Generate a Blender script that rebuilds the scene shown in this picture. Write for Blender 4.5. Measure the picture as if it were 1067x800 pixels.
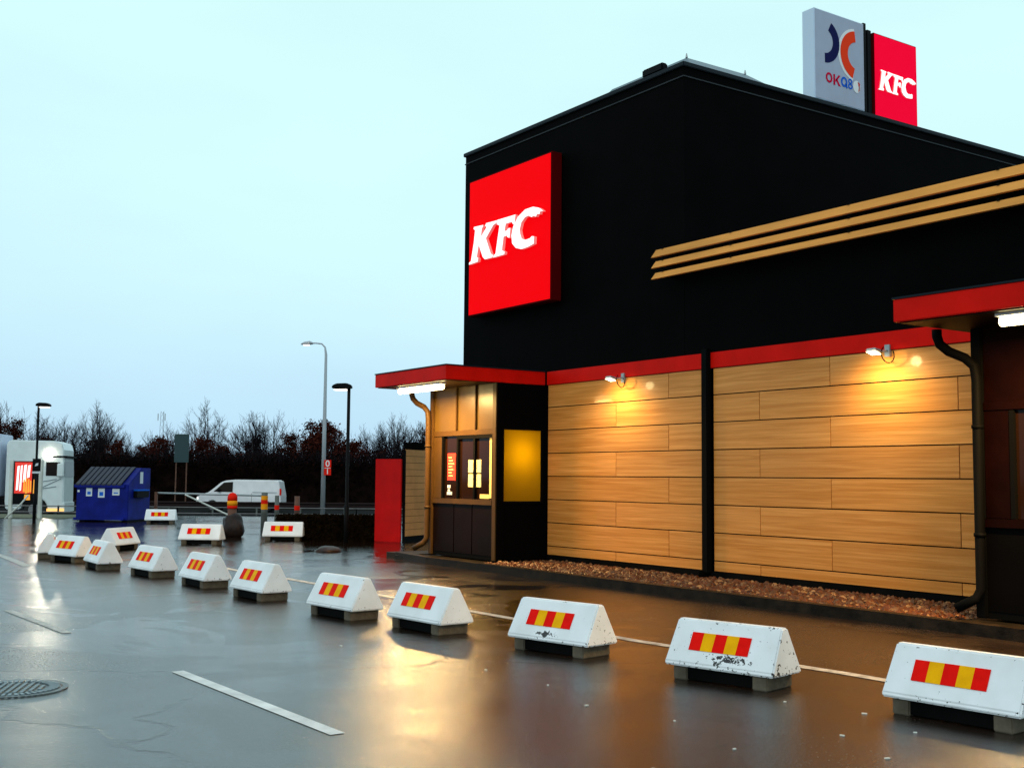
import bpy, bmesh, math, random
from mathutils import Vector, Matrix
R = math.radians
scene = bpy.context.scene
for o in list(bpy.data.objects): bpy.data.objects.remove(o)

# ------------------------------------------------------------------ camera
cam_d = bpy.data.cameras.new('camera'); cam = bpy.data.objects.new('camera', cam_d)
scene.collection.objects.link(cam); scene.camera = cam
p, r = R(4.6255), R(0.5133)
fw = Vector((0, math.cos(p), math.sin(p))); up0 = Vector((0, -math.sin(p), math.cos(p))); rt0 = Vector((1, 0, 0))
rt = rt0*math.cos(r) + up0*math.sin(r); up = up0*math.cos(r) - rt0*math.sin(r)
m = Matrix((rt, up, -fw)).transposed().to_4x4(); m.translation = Vector((0, 0, 1.6)); cam.matrix_world = m
cam_d.sensor_width = 36; cam_d.lens = 1212.7/1067*36; cam_d.clip_start = .05; cam_d.clip_end = 4000

# ------------------------------------------------------------------ sky, sun, exposure
SUN_EL, SUN_AZ = R(12), R(200)      # azimuth measured clockwise from +Y
world = bpy.data.worlds.new('World'); scene.world = world; world.use_nodes = True
wn = world.node_tree; wn.nodes.clear(); WL = wn.links.new
def N(t, **k):
    n = wn.nodes.new(t)
    for a, b in k.items(): setattr(n, a, b)
    return n
out = N('ShaderNodeOutputWorld'); bg = N('ShaderNodeBackground'); bg.inputs['Strength'].default_value = .1
sky = N('ShaderNodeTexSky', sky_type='NISHITA', sun_disc=False, sun_elevation=SUN_EL, sun_rotation=SUN_AZ, air_density=1.2, dust_density=2.5)
tc = N('ShaderNodeTexCoord'); sep = N('ShaderNodeSeparateXYZ'); WL(tc.outputs['Generated'], sep.inputs[0])
cr = N('ShaderNodeValToRGB'); WL(sep.outputs['Z'], cr.inputs[0])
el = cr.color_ramp.elements
el[0].position = 0.0; el[0].color = (.50, .74, .95, 1)
el[1].position = 1.0; el[1].color = (.60, .76, .84, 1)
for pos, c in ((.06, (.54, .80, .97)), (.13, (.60, .88, 1.0)), (.25, (.65, .95, 1.0)), (.40, (.67, .99, 1.0)), (.62, (.64, .84, .90))):
    e = el.new(pos); e.color = (*c, 1)
cn = N('ShaderNodeTexNoise'); cn.inputs['Scale'].default_value = 1.6; cn.inputs['Detail'].default_value = 5
mp = N('ShaderNodeMapping'); mp.inputs['Scale'].default_value = (1, 1, 3.2); WL(tc.outputs['Generated'], mp.inputs[0]); WL(mp.outputs[0], cn.inputs['Vector'])
mr = N('ShaderNodeMapRange'); mr.inputs[1].default_value = .3; mr.inputs[2].default_value = .7; mr.inputs[3].default_value = 9.6; mr.inputs[4].default_value = 11.2
WL(cn.outputs[0], mr.inputs[0])
sc_ = N('ShaderNodeVectorMath', operation='SCALE'); WL(cr.outputs[0], sc_.inputs[0]); WL(mr.outputs[0], sc_.inputs['Scale'])
mx = N('ShaderNodeMix', data_type='RGBA'); mx.inputs[0].default_value = .06
WL(sc_.outputs[0], mx.inputs[6]); WL(sky.outputs[0], mx.inputs[7]); WL(mx.outputs[2], bg.inputs[0]); WL(bg.outputs[0], out.inputs[0])

sd = bpy.data.lights.new('sun', 'SUN'); sd.energy = .5; sd.angle = R(40); sd.color = (1, .95, .9)
so = bpy.data.objects.new('sun', sd); scene.collection.objects.link(so)
so.rotation_euler = Vector((-math.sin(SUN_AZ)*math.cos(SUN_EL), -math.cos(SUN_AZ)*math.cos(SUN_EL), -math.sin(SUN_EL))).to_track_quat('-Z', 'Y').to_euler()
so.rotation_euler = (R(50), 0, R(-20))
vs = scene.view_settings; vs.view_transform = 'Standard'; vs.look = 'None'; vs.exposure = 0; vs.gamma = 1; vs.use_curve_mapping = False
scene.render.engine = 'CYCLES'

# ------------------------------------------------------------------ helpers
COL = scene.collection
rnd = random.Random(4)
def V(*a): return Vector(a)
class MB:
    def __init__(s): s.v = []; s.f = []; s.m = []
    def add(s, vs, fs, mi=0):
        n = len(s.v); s.v += [tuple(x) for x in vs]; s.f += [tuple(n+i for i in f) for f in fs]; s.m += [mi]*len(fs); return s
    def box(s, x0, x1, y0, y1, z0, z1, mi=0):
        return s.add([(x0,y0,z0),(x1,y0,z0),(x1,y1,z0),(x0,y1,z0),(x0,y0,z1),(x1,y0,z1),(x1,y1,z1),(x0,y1,z1)],
            [(0,3,2,1),(4,5,6,7),(0,1,5,4),(1,2,6,5),(2,3,7,6),(3,0,4,7)], mi)
    def prism(s, poly, d0, d1, fn, mi=0):
        """poly: list of 2D points; fn(u,v,d)->xyz"""
        n = len(poly); vs = [fn(u, v, d0) for u, v in poly] + [fn(u, v, d1) for u, v in poly]
        fs = [tuple(range(n)), tuple(range(2*n-1, n-1, -1))] + [(i, n+i, n+(i+1) % n, (i+1) % n) for i in range(n)]
        return s.add(vs, fs, mi)
    def tube(s, pts, rad, n=8, mi=0, cap=True):
        pts = [Vector(q) for q in pts]; rads = rad if isinstance(rad, (list, tuple)) else [rad]*len(pts)
        rings = []; prev = None
        for i, q in enumerate(pts):
            t = (pts[min(i+1, len(pts)-1)] - pts[max(i-1, 0)]).normalized()
            if prev is None:
                a = Vector((0, 0, 1)) if abs(t.z) < .9 else Vector((1, 0, 0)); x = t.cross(a).normalized()
            else: x = (prev - t*prev.dot(t)).normalized()
            prev = x; y = t.cross(x)
            rings.append([q + (x*math.cos(2*math.pi*k/n) + y*math.sin(2*math.pi*k/n))*rads[i] for k in range(n)])
        vs = [w for g in rings for w in g]; fs = []
        for i in range(len(rings)-1):
            for k in range(n): fs.append((i*n+k, i*n+(k+1) % n, (i+1)*n+(k+1) % n, (i+1)*n+k))
        if cap: fs.append(tuple(range(n-1, -1, -1))); fs.append(tuple((len(rings)-1)*n+k for k in range(n)))
        return s.add(vs, fs, mi)
    def build(s, name, mats, parent=None, loc=(0, 0, 0), rz=0, bevel=0, smooth=False, seg=2):
        me = bpy.data.meshes.new(name); me.from_pydata(s.v, [], s.f); me.update()
        if not isinstance(mats, (list, tuple)): mats = [mats]
        for q in mats: me.materials.append(q)
        for i, q in enumerate(me.polygons): q.material_index = s.m[i]
        bm = bmesh.new(); bm.from_mesh(me)
        bmesh.ops.recalc_face_normals(bm, faces=bm.faces)
        if bevel: bmesh.ops.bevel(bm, geom=[e for e in bm.edges if len(e.link_faces) == 2 and e.calc_face_angle(0) > .35], offset=bevel, segments=seg, affect='EDGES', clamp_overlap=True)
        bm.to_mesh(me); bm.free()
        if smooth:
            for q in me.polygons: q.use_smooth = True
        o = bpy.data.objects.new(name, me); COL.objects.link(o); o.location = loc; o.rotation_euler = (0, 0, rz)
        if parent: o.parent = parent
        return o
def tag(o, label=None, cat=None, group=None, kind=None):
    if label: o['label'] = label
    if cat: o['category'] = cat
    if group: o['group'] = group
    if kind: o['kind'] = kind
    return o
def empty(name, loc=(0, 0, 0), rz=0, label=None, cat=None, group=None):
    o = bpy.data.objects.new(name, None); o.empty_display_size = .2; COL.objects.link(o); o.location = loc; o.rotation_euler = (0, 0, rz)
    return tag(o, label, cat, group)
def copy_tree(o, parent=None):
    c = o.copy(); COL.objects.link(c)
    if parent: c.parent = parent
    for ch in list(o.children): copy_tree(ch, c)
    return c

# ------------------------------------------------------------------ materials
def mat(name, col, rough=.6, metal=0, spec=.5, emit=None, estr=0, var=0, vscale=3, bump=0, bscale=40, coat=0, coords='Object', stretch=None, rvar=0):
    m = bpy.data.materials.new(name); m.use_nodes = True; nt = m.node_tree; b = nt.nodes['Principled BSDF']
    b.inputs['Base Color'].default_value = (*col, 1); b.inputs['Roughness'].default_value = rough
    b.inputs['Metallic'].default_value = metal; b.inputs['Specular IOR Level'].default_value = spec
    b.inputs['Coat Weight'].default_value = coat; b.inputs['Coat Roughness'].default_value = .12
    if emit: b.inputs['Emission Color'].default_value = (*emit, 1); b.inputs['Emission Strength'].default_value = estr
    t = nt.nodes.new('ShaderNodeTexCoord'); src = t.outputs[coords]
    if stretch:
        q = nt.nodes.new('ShaderNodeMapping'); q.inputs['Scale'].default_value = stretch; nt.links.new(src, q.inputs[0]); src = q.outputs[0]
    if var:
        n = nt.nodes.new('ShaderNodeTexNoise'); n.inputs['Scale'].default_value = vscale; n.inputs['Detail'].default_value = 6; nt.links.new(src, n.inputs['Vector'])
        x = nt.nodes.new('ShaderNodeMix'); x.data_type = 'RGBA'
        x.inputs[6].default_value = (*[c*(1-var) for c in col], 1); x.inputs[7].default_value = (*[min(1, c*(1+var)) for c in col], 1)
        mm = nt.nodes.new('ShaderNodeMapRange'); mm.inputs[1].default_value = .3; mm.inputs[2].default_value = .7
        nt.links.new(n.outputs[0], mm.inputs[0]); nt.links.new(mm.outputs[0], x.inputs[0]); nt.links.new(x.outputs[2], b.inputs['Base Color'])
        if rvar:
            rr = nt.nodes.new('ShaderNodeMapRange'); rr.inputs[1].default_value = .3; rr.inputs[2].default_value = .7
            rr.inputs[3].default_value = max(.02, rough-rvar); rr.inputs[4].default_value = rough+rvar
            nt.links.new(n.outputs[0], rr.inputs[0]); nt.links.new(rr.outputs[0], b.inputs['Roughness'])
    if bump:
        n = nt.nodes.new('ShaderNodeTexNoise'); n.inputs['Scale'].default_value = bscale; n.inputs['Detail'].default_value = 4; nt.links.new(src, n.inputs['Vector'])
        bb = nt.nodes.new('ShaderNodeBump'); bb.inputs['Strength'].default_value = bump; bb.inputs['Distance'].default_value = .01
        nt.links.new(n.outputs[0], bb.inputs['Height']); nt.links.new(bb.outputs[0], b.inputs['Normal'])
    return m

M = {}
M['black'] = mat('black_cladding', (.0017, .0015, .0016), .7, spec=.02, var=.25, vscale=1.5)
M['trim'] = mat('dark_trim', (.006, .011, .016), .5, spec=.12)
M['darkbase'] = mat('dark_plinth_and_shade', (.003, .003, .003), .7, spec=.03, var=.4)
M['redband'] = mat('red_fascia', (.66, .006, .002), .5, spec=.06, var=.12, vscale=2)
M['redpanel'] = mat('red_panel', (.46, .003, .003), .4, spec=.12, var=.12, vscale=3)
M['bronze'] = mat('bronze_metal', (.050, .025, .006), .45, spec=.12, var=.15)
M['brown'] = mat('brown_panel', (.004, .0012, .0006), .5, spec=.06, var=.3)
M['beige'] = mat('beige_panel', (.070, .040, .009), .3, spec=.25, var=.08)
M['pipe'] = mat('dark_pipe', (.0025, .0025, .0025), .6, spec=.03)
M['glass'] = mat('dark_glass', (.010, .004, .002), .06, spec=.12)
M['yellow_blind'] = mat('lit_yellow_blind', (.5, .3, .01), .5, emit=(.82, .42, .006), estr=.62, var=.1, vscale=2)
_m = bpy.data.materials.new('amber_blind'); _m.use_nodes = True; _t = _m.node_tree; _t.nodes.clear()
_o = _t.nodes.new('ShaderNodeOutputMaterial'); _a = _t.nodes.new('ShaderNodeBsdfTranslucent'); _b = _t.nodes.new('ShaderNodeBsdfDiffuse'); _x = _t.nodes.new('ShaderNodeMixShader')
_a.inputs[0].default_value = (.85, .56, .008, 1); _b.inputs[0].default_value = (.45, .24, .01, 1); _x.inputs[0].default_value = .35
_t.links.new(_a.outputs[0], _x.inputs[1]); _t.links.new(_b.outputs[0], _x.inputs[2]); _t.links.new(_x.outputs[0], _o.inputs[0]); M['yellow_blind'] = _m
M['interior'] = mat('lit_interior', (.5, .35, .1), .6, emit=(.9, .55, .12), estr=.7, var=.2)
M['notice_red'] = mat('red_notice', (.7, .03, .015), .5, emit=(.9, .03, .01), estr=.45)
M['paper'] = mat('paper', (.7, .6, .25), .6, emit=(.9, .62, .2), estr=.45, var=.1, vscale=20)
M['paperw'] = mat('white_paper', (.6, .65, .7), .6)
M['ink'] = mat('ink', (.01, .01, .015), .6)
M['concrete'] = mat('worn_concrete', (.11, .09, .065), .85, spec=.1, var=.3, vscale=9, bump=.5)
M['kerb'] = mat('wet_kerb', (.016, .010, .006), .45, spec=.08, var=.7, vscale=6, bump=.4, rvar=.1)
M['conc_dark'] = mat('wet_dark_slab', (.012, .009, .006), .45, spec=.08, var=.4, vscale=4)
M['sign_red'] = mat('lit_sign_red', (.7, .0, .002), .6, spec=.02, emit=(1, .0, .003), estr=.6)
M['sign_red2'] = mat('lit_sign_crimson', (.6, .0, .02), .6, spec=.02, emit=(1, .0, .035), estr=.6)
M['sign_side'] = mat('sign_side_dark_red', (.09, .001, .001), .6, spec=.03)
M['sign_white'] = mat('lit_sign_white', (.8, .8, .8), .4, emit=(1, 1, 1), estr=.85)
M['letter_side'] = mat('letter_side', (.75, .35, .3), .5, emit=(1, .3, .3), estr=.35)
M['sign_grey'] = mat('grey_sign_face', (.42, .45, .56), .5, spec=.1, var=.05)
M['sign_pale'] = mat('skylit_sign_side', (.62, .72, .85), .5, spec=.1)  # paler than the face: skylight on the sides put into the colour
M['navy'] = mat('navy', (.006, .008, .07), .6, spec=.05)
M['orange'] = mat('orange_red', (.95, .05, .01), .6, spec=.05)
M['crimson'] = mat('crimson', (.6, .0, .04), .6, spec=.05)
M['blue'] = mat('blue', (.01, .12, .6), .6, spec=.05)
M['white'] = mat('white_plastic', (.8, .8, .8), .4)
M['greyframe'] = mat('steel_grey', (.16, .22, .25), .4, metal=.3)
M['lamp_white'] = mat('tube_glow', (1, 1, 1), .5, emit=(1, .78, .36), estr=16)
M['lens'] = mat('flood_lens', (1, 1, 1), .5, emit=(1, .78, .4), estr=10)
M['street_lens'] = mat('street_lens', (1, 1, 1), .5, emit=(1, .85, .75), estr=2.2)
M['steel'] = mat('galvanised_steel', (.35, .37, .38), .4, metal=.5, var=.2)
M['railmat'] = mat('dull_rail', (.16, .15, .15), .6, var=.3)
M['railred'] = mat('dark_rail', (.02, .012, .012), .7, spec=.05)
M['pole_grey'] = mat('pole_grey', (.42, .44, .47), .45, metal=.2)
M['pole_black'] = mat('pole_black', (.004, .004, .005), .6, spec=.08)
M['pole_white'] = mat('pole_pale', (.6, .62, .56), .5, var=.15)
M['rubber'] = mat('tyre_rubber', (.012, .012, .012), .8)
M['rim'] = mat('wheel_rim', (.25, .25, .27), .4, metal=.5)
M['paint'] = mat('road_paint', (.62, .63, .62), .45, var=.25, vscale=5, bump=.2)
M['paint_worn'] = mat('worn_road_paint', (.40, .37, .33), .45, var=.5, vscale=9, bump=.2)
M['grass'] = mat('wet_grass', (.035, .05, .012), .8, var=.5, vscale=3, bump=1, bscale=20)
M['soil'] = mat('dark_soil', (.006, .005, .003), .95, spec=.02, var=.5)
M['bark'] = mat('bark', (.012, .010, .010), .9, var=.3)
M['twig'] = mat('twigs', (.012, .009, .011), .9, spec=.02)
M['leaf'] = mat('dead_leaves', (.050, .011, .007), .8, spec=.02, var=.6, vscale=.8)
M['thicket'] = mat('thicket', (.0055, .0028, .0022), .95, spec=.01, var=.7, vscale=1.2)
M['hedge'] = mat('hedge_leaves', (.009, .005, .002), .9, spec=.02, var=.7, vscale=9)
M['rock'] = mat('dark_rock', (.016, .007, .005), .5, spec=.25, var=.6, vscale=6, bump=1, bscale=12)
M['van_white'] = mat('van_white', (.78, .76, .78), .25, var=.05, coat=.5)
M['truck_white'] = mat('truck_pale', (.74, .80, .80), .3, coat=.3, var=.06)
M['trailer'] = mat('trailer_pale_blue', (.60, .66, .80), .4, var=.05)
M['skirt'] = mat('pale_skirt', (.5, .55, .42), .5, var=.1)
M['blue_bin'] = mat('bin_blue', (.003, .010, .17), .5, spec=.12, var=.35, vscale=2.2, bump=.2, bscale=6)
M['bin_lid'] = mat('bin_lid', (.003, .006, .022), .3, spec=.3, var=.4, vscale=4)
M['headlight'] = mat('headlight_glow', (1, 1, 1), .4, emit=(1, .9, .7), estr=30)
M['amber'] = mat('amber_glow', (1, .5, .1), .4, emit=(1, .55, .2), estr=1.0)
M['ad_red'] = mat('ad_red', (.6, .02, .01), .4, emit=(1, .04, .02), estr=.5)
M['ad_white'] = mat('ad_white', (.8, .8, .8), .4, emit=(1, .97, .9), estr=.9)
M['ad_orange'] = mat('ad_orange', (.7, .3, .02), .4, emit=(1, .35, .03), estr=.7)
M['bollard_red'] = mat('reflex_red', (.8, .015, .005), .5, spec=.05)
M['bollard_yel'] = mat('reflex_yellow', (.9, .32, .01), .5, spec=.05)
M['post_grey'] = mat('weathered_post', (.10, .11, .10), .8, var=.4)
M['post_brown'] = mat('brown_post', (.12, .05, .03), .8, var=.4)
M['green_sign'] = mat('road_sign_back', (.01, .04, .045), .6)
M['str_red'] = mat('stripe_red', (.85, .006, .003), .5, spec=.04, var=.1, vscale=12)
M['str_yel'] = mat('stripe_yellow', (.95, .42, .002), .5, spec=.04, var=.12, vscale=12)
M['litter'] = mat('litter_white', (.7, .68, .62), .6)
M['tawny'] = mat('tawny_rail', (.82, .34, .075), .5, spec=.08, var=.18, vscale=1.3, stretch=(.5, 4, 4))
M['greyline'] = mat('dull_edge', (.03, .035, .04), .6, spec=.1)
M['slat'] = mat('tan_slats', (.72, .36, .12), .5, spec=.08, var=.15, vscale=2)
M['brown2'] = mat('deep_brown', (.005, .001, .0005), .5, spec=.03, var=.3)
M['iron'] = mat('cast_iron', (.03, .035, .035), .35, metal=.4, var=.4, vscale=12)

def nodes(name):
    m = bpy.data.materials.new(name); m.use_nodes = True; nt = m.node_tree; b = nt.nodes['Principled BSDF']
    def n(t, ins=None, **k):
        x = nt.nodes.new(t)
        for a, c in k.items(): setattr(x, a, c)
        for a, c in (ins or {}).items():
            if hasattr(c, 'is_linked'): nt.links.new(c, x.inputs[a])
            else: x.inputs[a].default_value = c
        return x
    return m, nt, b, n

def asphalt():
    m, nt, b, n = nodes('wet_asphalt'); L = nt.links.new
    tc = n('ShaderNodeTexCoord').outputs['Object']
    def noise(s, d=5, dist=0, vec=tc): return n('ShaderNodeTexNoise', {'Vector': vec, 'Scale': s, 'Detail': d, 'Distortion': dist}).outputs[0]
    big = noise(.16, 4, .5); midn = noise(.9, 6, .6); fine = noise(48, 3); grit = noise(170, 2)
    def mrange(v, a, c, d, e): return n('ShaderNodeMapRange', {0: v, 1: a, 2: c, 3: d, 4: e}).outputs[0]
    def math_(op, a, c): return n('ShaderNodeMath', {0: a, 1: c}, operation=op).outputs[0]
    sepx = n('ShaderNodeSeparateXYZ', {0: tc})
    far = mrange(sepx.outputs[1], 19, 27, 0, 1)            # the low, puddled end of the yard
    wet = math_('ADD', mrange(big, .40, .62, 0, .55), mrange(midn, .42, .66, 0, .45))
    wet2 = math_('MINIMUM', math_('ADD', wet, math_('MULTIPLY', far, .75)), 1.0)
    rough = mrange(wet2, 0, 1, .25, .15)
    rough = math_('SUBTRACT', rough, math_('MULTIPLY', far, .11))
    rough = math_('ADD', rough, mrange(fine, .3, .7, -.03, .05))
    strip_ = mrange(noise(.55, 5, .9), .535, .555, 0, 1)
    pud = math_('MULTIPLY', strip_, mrange(sepx.outputs[1], 8.5, 13, .0, 1))
    rough = math_('SUBTRACT', rough, math_('MULTIPLY', pud, .08))
    L(rough, b.inputs['Roughness'])
    vdist = n('ShaderNodeVectorMath', {0: tc, 1: n('ShaderNodeVectorMath', {0: n('ShaderNodeTexNoise', {'Vector': tc, 'Scale': 1.1, 'Detail': 6}).outputs[1], 'Scale': 1.3}, operation='SCALE').outputs[0]}, operation='ADD').outputs[0]
    vor = n('ShaderNodeTexVoronoi', {'Vector': vdist, 'Scale': .16}, feature='DISTANCE_TO_EDGE').outputs['Distance']
    crack = math_('MULTIPLY', mrange(vor, .0, .006, 1, 0), mrange(noise(.35, 2), .42, .52, 0, 1))
    # streaky stains and patch seams across the yard
    mpn = n('ShaderNodeMapping', {0: tc, 'Rotation': (0, 0, R(50)), 'Scale': (.18, 1.1, 1)}).outputs[0]
    streak = noise(1.0, 5, .8, mpn)
    st = mrange(streak, .52, .68, 1.0, .60)
    c1 = n('ShaderNodeMix', {0: mrange(fine, .35, .65, 0, 1), 6: (.006, .003, .0018, 1), 7: (.026, .014, .008, 1)}, data_type='RGBA').outputs[2]
    c2 = n('ShaderNodeMix', {0: mrange(big, .35, .65, .0, .45), 6: c1, 7: (.010, .007, .005, 1)}, data_type='RGBA').outputs[2]
    c3 = n('ShaderNodeVectorMath', {0: c2, 'Scale': st}, operation='SCALE').outputs[0]
    c3 = n('ShaderNodeMix', {0: crack, 6: c3, 7: (.0015, .0012, .001, 1)}, data_type='RGBA').outputs[2]
    L(c3, b.inputs['Base Color'])
    # ripples in puddles, grit elsewhere
    rip = noise(2.4, 3, .4)
    h = math_('ADD', math_('MULTIPLY', fine, mrange(wet2, 0, 1, .85, .40)), math_('MULTIPLY', grit, mrange(wet2, 0, 1, .45, .22)))
    h2 = math_('ADD', h, math_('MULTIPLY', rip, math_('MULTIPLY', far, 1.1)))
    h2 = math_('ADD', h2, math_('MULTIPLY', midn, .45))
    h2 = math_('SUBTRACT', math_('MULTIPLY', h2, mrange(pud, 0, 1, 1, .45)), math_('MULTIPLY', crack, 1.2))
    bp = n('ShaderNodeBump', {'Strength': .38, 'Distance': .012, 'Height': h2})
    L(bp.outputs[0], b.inputs['Normal'])
    b.inputs['Specular IOR Level'].default_value = .5; b.inputs['IOR'].default_value = 1.9
    return m
M['asphalt'] = asphalt()
M['road'] = mat('road_asphalt', (.008, .008, .008), .9, spec=.02, var=.2)

def wood(name, base=(.70, .290, .070)):
    m, nt, b, n = nodes(name); L = nt.links.new
    tc = n('ShaderNodeTexCoord').outputs['Object']; geo = n('ShaderNodeNewGeometry')
    ri = geo.outputs['Random Per Island']
    off = n('ShaderNodeCombineXYZ', {0: n('ShaderNodeMath', {0: ri, 1: 37.0}, operation='MULTIPLY').outputs[0], 1: ri, 2: n('ShaderNodeMath', {0: ri, 1: 11.0}, operation='MULTIPLY').outputs[0]})
    vv = n('ShaderNodeVectorMath', {0: tc, 1: off.outputs[0]}, operation='ADD').outputs[0]
    mp1 = n('ShaderNodeMapping', {0: vv, 'Scale': (.42, 1, 15)}).outputs[0]
    g1 = n('ShaderNodeTexNoise', {'Vector': mp1, 'Scale': 1.6, 'Detail': 7, 'Distortion': .6}).outputs[0]
    mp2 = n('ShaderNodeMapping', {0: vv, 'Scale': (1.6, 1, 110)}).outputs[0]
    g2 = n('ShaderNodeTexNoise', {'Vector': mp2, 'Scale': 1.4, 'Detail': 4}).outputs[0]
    a = n('ShaderNodeMapRange', {0: g1, 1: .3, 2: .7, 3: .86, 4: 1.10}).outputs[0]
    c = n('ShaderNodeMapRange', {0: g2, 1: .3, 2: .7, 3: .90, 4: 1.08}).outputs[0]
    d = n('ShaderNodeMapRange', {0: ri, 1: 0, 2: 1, 3: .9, 4: 1.08}).outputs[0]
    s = n('ShaderNodeMath', {0: n('ShaderNodeMath', {0: a, 1: c}, operation='MULTIPLY').outputs[0], 1: d}, operation='MULTIPLY').outputs[0]
    col = n('ShaderNodeMix', {0: n('ShaderNodeMapRange', {0: g1, 1: .35, 2: .7, 3: 0, 4: 1}).outputs[0], 6: (base[0]*.92, base[1]*.78, base[2]*.55, 1), 7: (*base, 1)}, data_type='RGBA').outputs[2]
    L(n('ShaderNodeVectorMath', {0: col, 'Scale': s}, operation='SCALE').outputs[0], b.inputs['Base Color'])
    b.inputs['Roughness'].default_value = .38; b.inputs['Specular IOR Level'].default_value = .12; b.inputs['Coat Weight'].default_value = .12; b.inputs['Coat Roughness'].default_value = .08
    return m
M['wood'] = wood('wood_laminate')

def barrier_paint(name, thr, box=None, dens=0.0):
    """white paint, chipped down to dark concrete; box = (x0,x1,z0,z1) local area with heavier chips"""
    m, nt, b, n = nodes(name); L = nt.links.new
    tc = n('ShaderNodeTexCoord').outputs['Object']; oi = n('ShaderNodeObjectInfo').outputs['Random']
    off = n('ShaderNodeMath', {0: oi, 1: 53.0}, operation='MULTIPLY').outputs[0]
    vec = n('ShaderNodeVectorMath', {0: tc, 1: off}, operation='ADD').outputs[0]
    chip = n('ShaderNodeTexNoise', {'Vector': vec, 'Scale': 30.0, 'Detail': 6, 'Roughness': .65}).outputs[0]
    t = n('ShaderNodeMath', {0: chip, 1: thr}, operation='GREATER_THAN').outputs[0]
    s = n('ShaderNodeSeparateXYZ', {0: tc})
    # wear along the lower lip and along the ridge
    lo = n('ShaderNodeMapRange', {0: s.outputs[2], 1: .11, 2: .17, 3: .085, 4: 0}).outputs[0]
    hi = n('ShaderNodeMapRange', {0: s.outputs[2], 1: .44, 2: .47, 3: 0, 4: .05}).outputs[0]
    ex = n('ShaderNodeMapRange', {0: n('ShaderNodeMath', {0: s.outputs[0]}, operation='ABSOLUTE').outputs[0], 1: .46, 2: .5, 3: 0, 4: .05}).outputs[0]
    add = n('ShaderNodeMath', {0: n('ShaderNodeMath', {0: lo, 1: hi}, operation='ADD').outputs[0], 1: ex}, operation='ADD').outputs[0]
    if box:
        x0, x1, z0, z1 = box
        gx = n('ShaderNodeMapRange', {0: n('ShaderNodeMath', {0: n('ShaderNodeMath', {0: s.outputs[0], 1: (x0+x1)/2}, operation='SUBTRACT').outputs[0]}, operation='ABSOLUTE').outputs[0], 1: 0, 2: (x1-x0)/2, 3: 1, 4: 0}).outputs[0]
        gz = n('ShaderNodeMapRange', {0: n('ShaderNodeMath', {0: n('ShaderNodeMath', {0: s.outputs[2], 1: (z0+z1)/2}, operation='SUBTRACT').outputs[0]}, operation='ABSOLUTE').outputs[0], 1: 0, 2: (z1-z0)/2, 3: 1, 4: 0}).outputs[0]
        g = n('ShaderNodeMath', {0: n('ShaderNodeMath', {0: gx, 1: gz}, operation='MULTIPLY').outputs[0], 1: dens}, operation='MULTIPLY').outputs[0]
        add = n('ShaderNodeMath', {0: add, 1: g}, operation='ADD').outputs[0]
    cc = n('ShaderNodeMath', {0: n('ShaderNodeMath', {0: chip, 1: add}, operation='ADD').outputs[0], 1: thr}, operation='GREATER_THAN').outputs[0]
    dirt = n('ShaderNodeTexNoise', {'Vector': vec, 'Scale': 3.5, 'Detail': 5}).outputs[0]
    w = n('ShaderNodeMix', {0: n('ShaderNodeMapRange', {0: dirt, 1: .35, 2: .7, 3: 0, 4: 1}).outputs[0], 6: (.85, .86, .88, 1), 7: (.74, .74, .74, 1)}, data_type='RGBA').outputs[2]
    col = n('ShaderNodeMix', {0: cc, 6: w, 7: (.022, .017, .016, 1)}, data_type='RGBA').outputs[2]
    L(col, b.inputs['Base Color']); b.inputs['Roughness'].default_value = .5
    L(n('ShaderNodeBump', {'Strength': .3, 'Distance': .004, 'Height': cc, }, invert=True).outputs[0], b.inputs['Normal'])
    return m
M['bp'] = barrier_paint('barrier_paint', .715)
M['bp9'] = barrier_paint('barrier_paint_scuffed', .69, (-.20, .16, .135, .225), .34)
M['bp10'] = barrier_paint('barrier_paint_chipped', .665, (-.22, .36, .12, .28), .26)
M['bp11'] = barrier_paint('barrier_paint_pitted', .69)

# ================================================================== SETTING
def grid(name, x0, x1, y0, y1, z, m_, nx=1, ny=1, zf=None):
    mb = MB(); vs = []; fs = []
    for j in range(ny+1):
        for i in range(nx+1):
            x = x0+(x1-x0)*i/nx; y = y0+(y1-y0)*j/ny; vs.append((x, y, zf(x, y) if zf else z))
    for j in range(ny):
        for i in range(nx):
            a = j*(nx+1)+i; fs.append((a, a+1, a+nx+2, a+nx+1))
    return tag(mb.add(vs, fs).build(name, m_), kind='structure')
# terrain: one sheet to the horizon, dropping 0.6 m from the yard to the main road
ys = [-60, 46.5, 50.5, 52, 90, 3000]; zs = [-.02, -.02, -.66, -.66, -.66, -.66]
mb = MB()
for i in range(len(ys)-1):
    mb.add([(-2500, ys[i], zs[i]), (2500, ys[i], zs[i]), (2500, ys[i+1], zs[i+1]), (-2500, ys[i+1], zs[i+1])], [(0, 1, 2, 3)])
tag(mb.build('ground', M['soil']), kind='structure')
grid('parking_asphalt', -60, 60, -40, 46.5, 0, M['asphalt'])
grid('road', -400, 300, 54, 78, -.62, M['road'])
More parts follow.
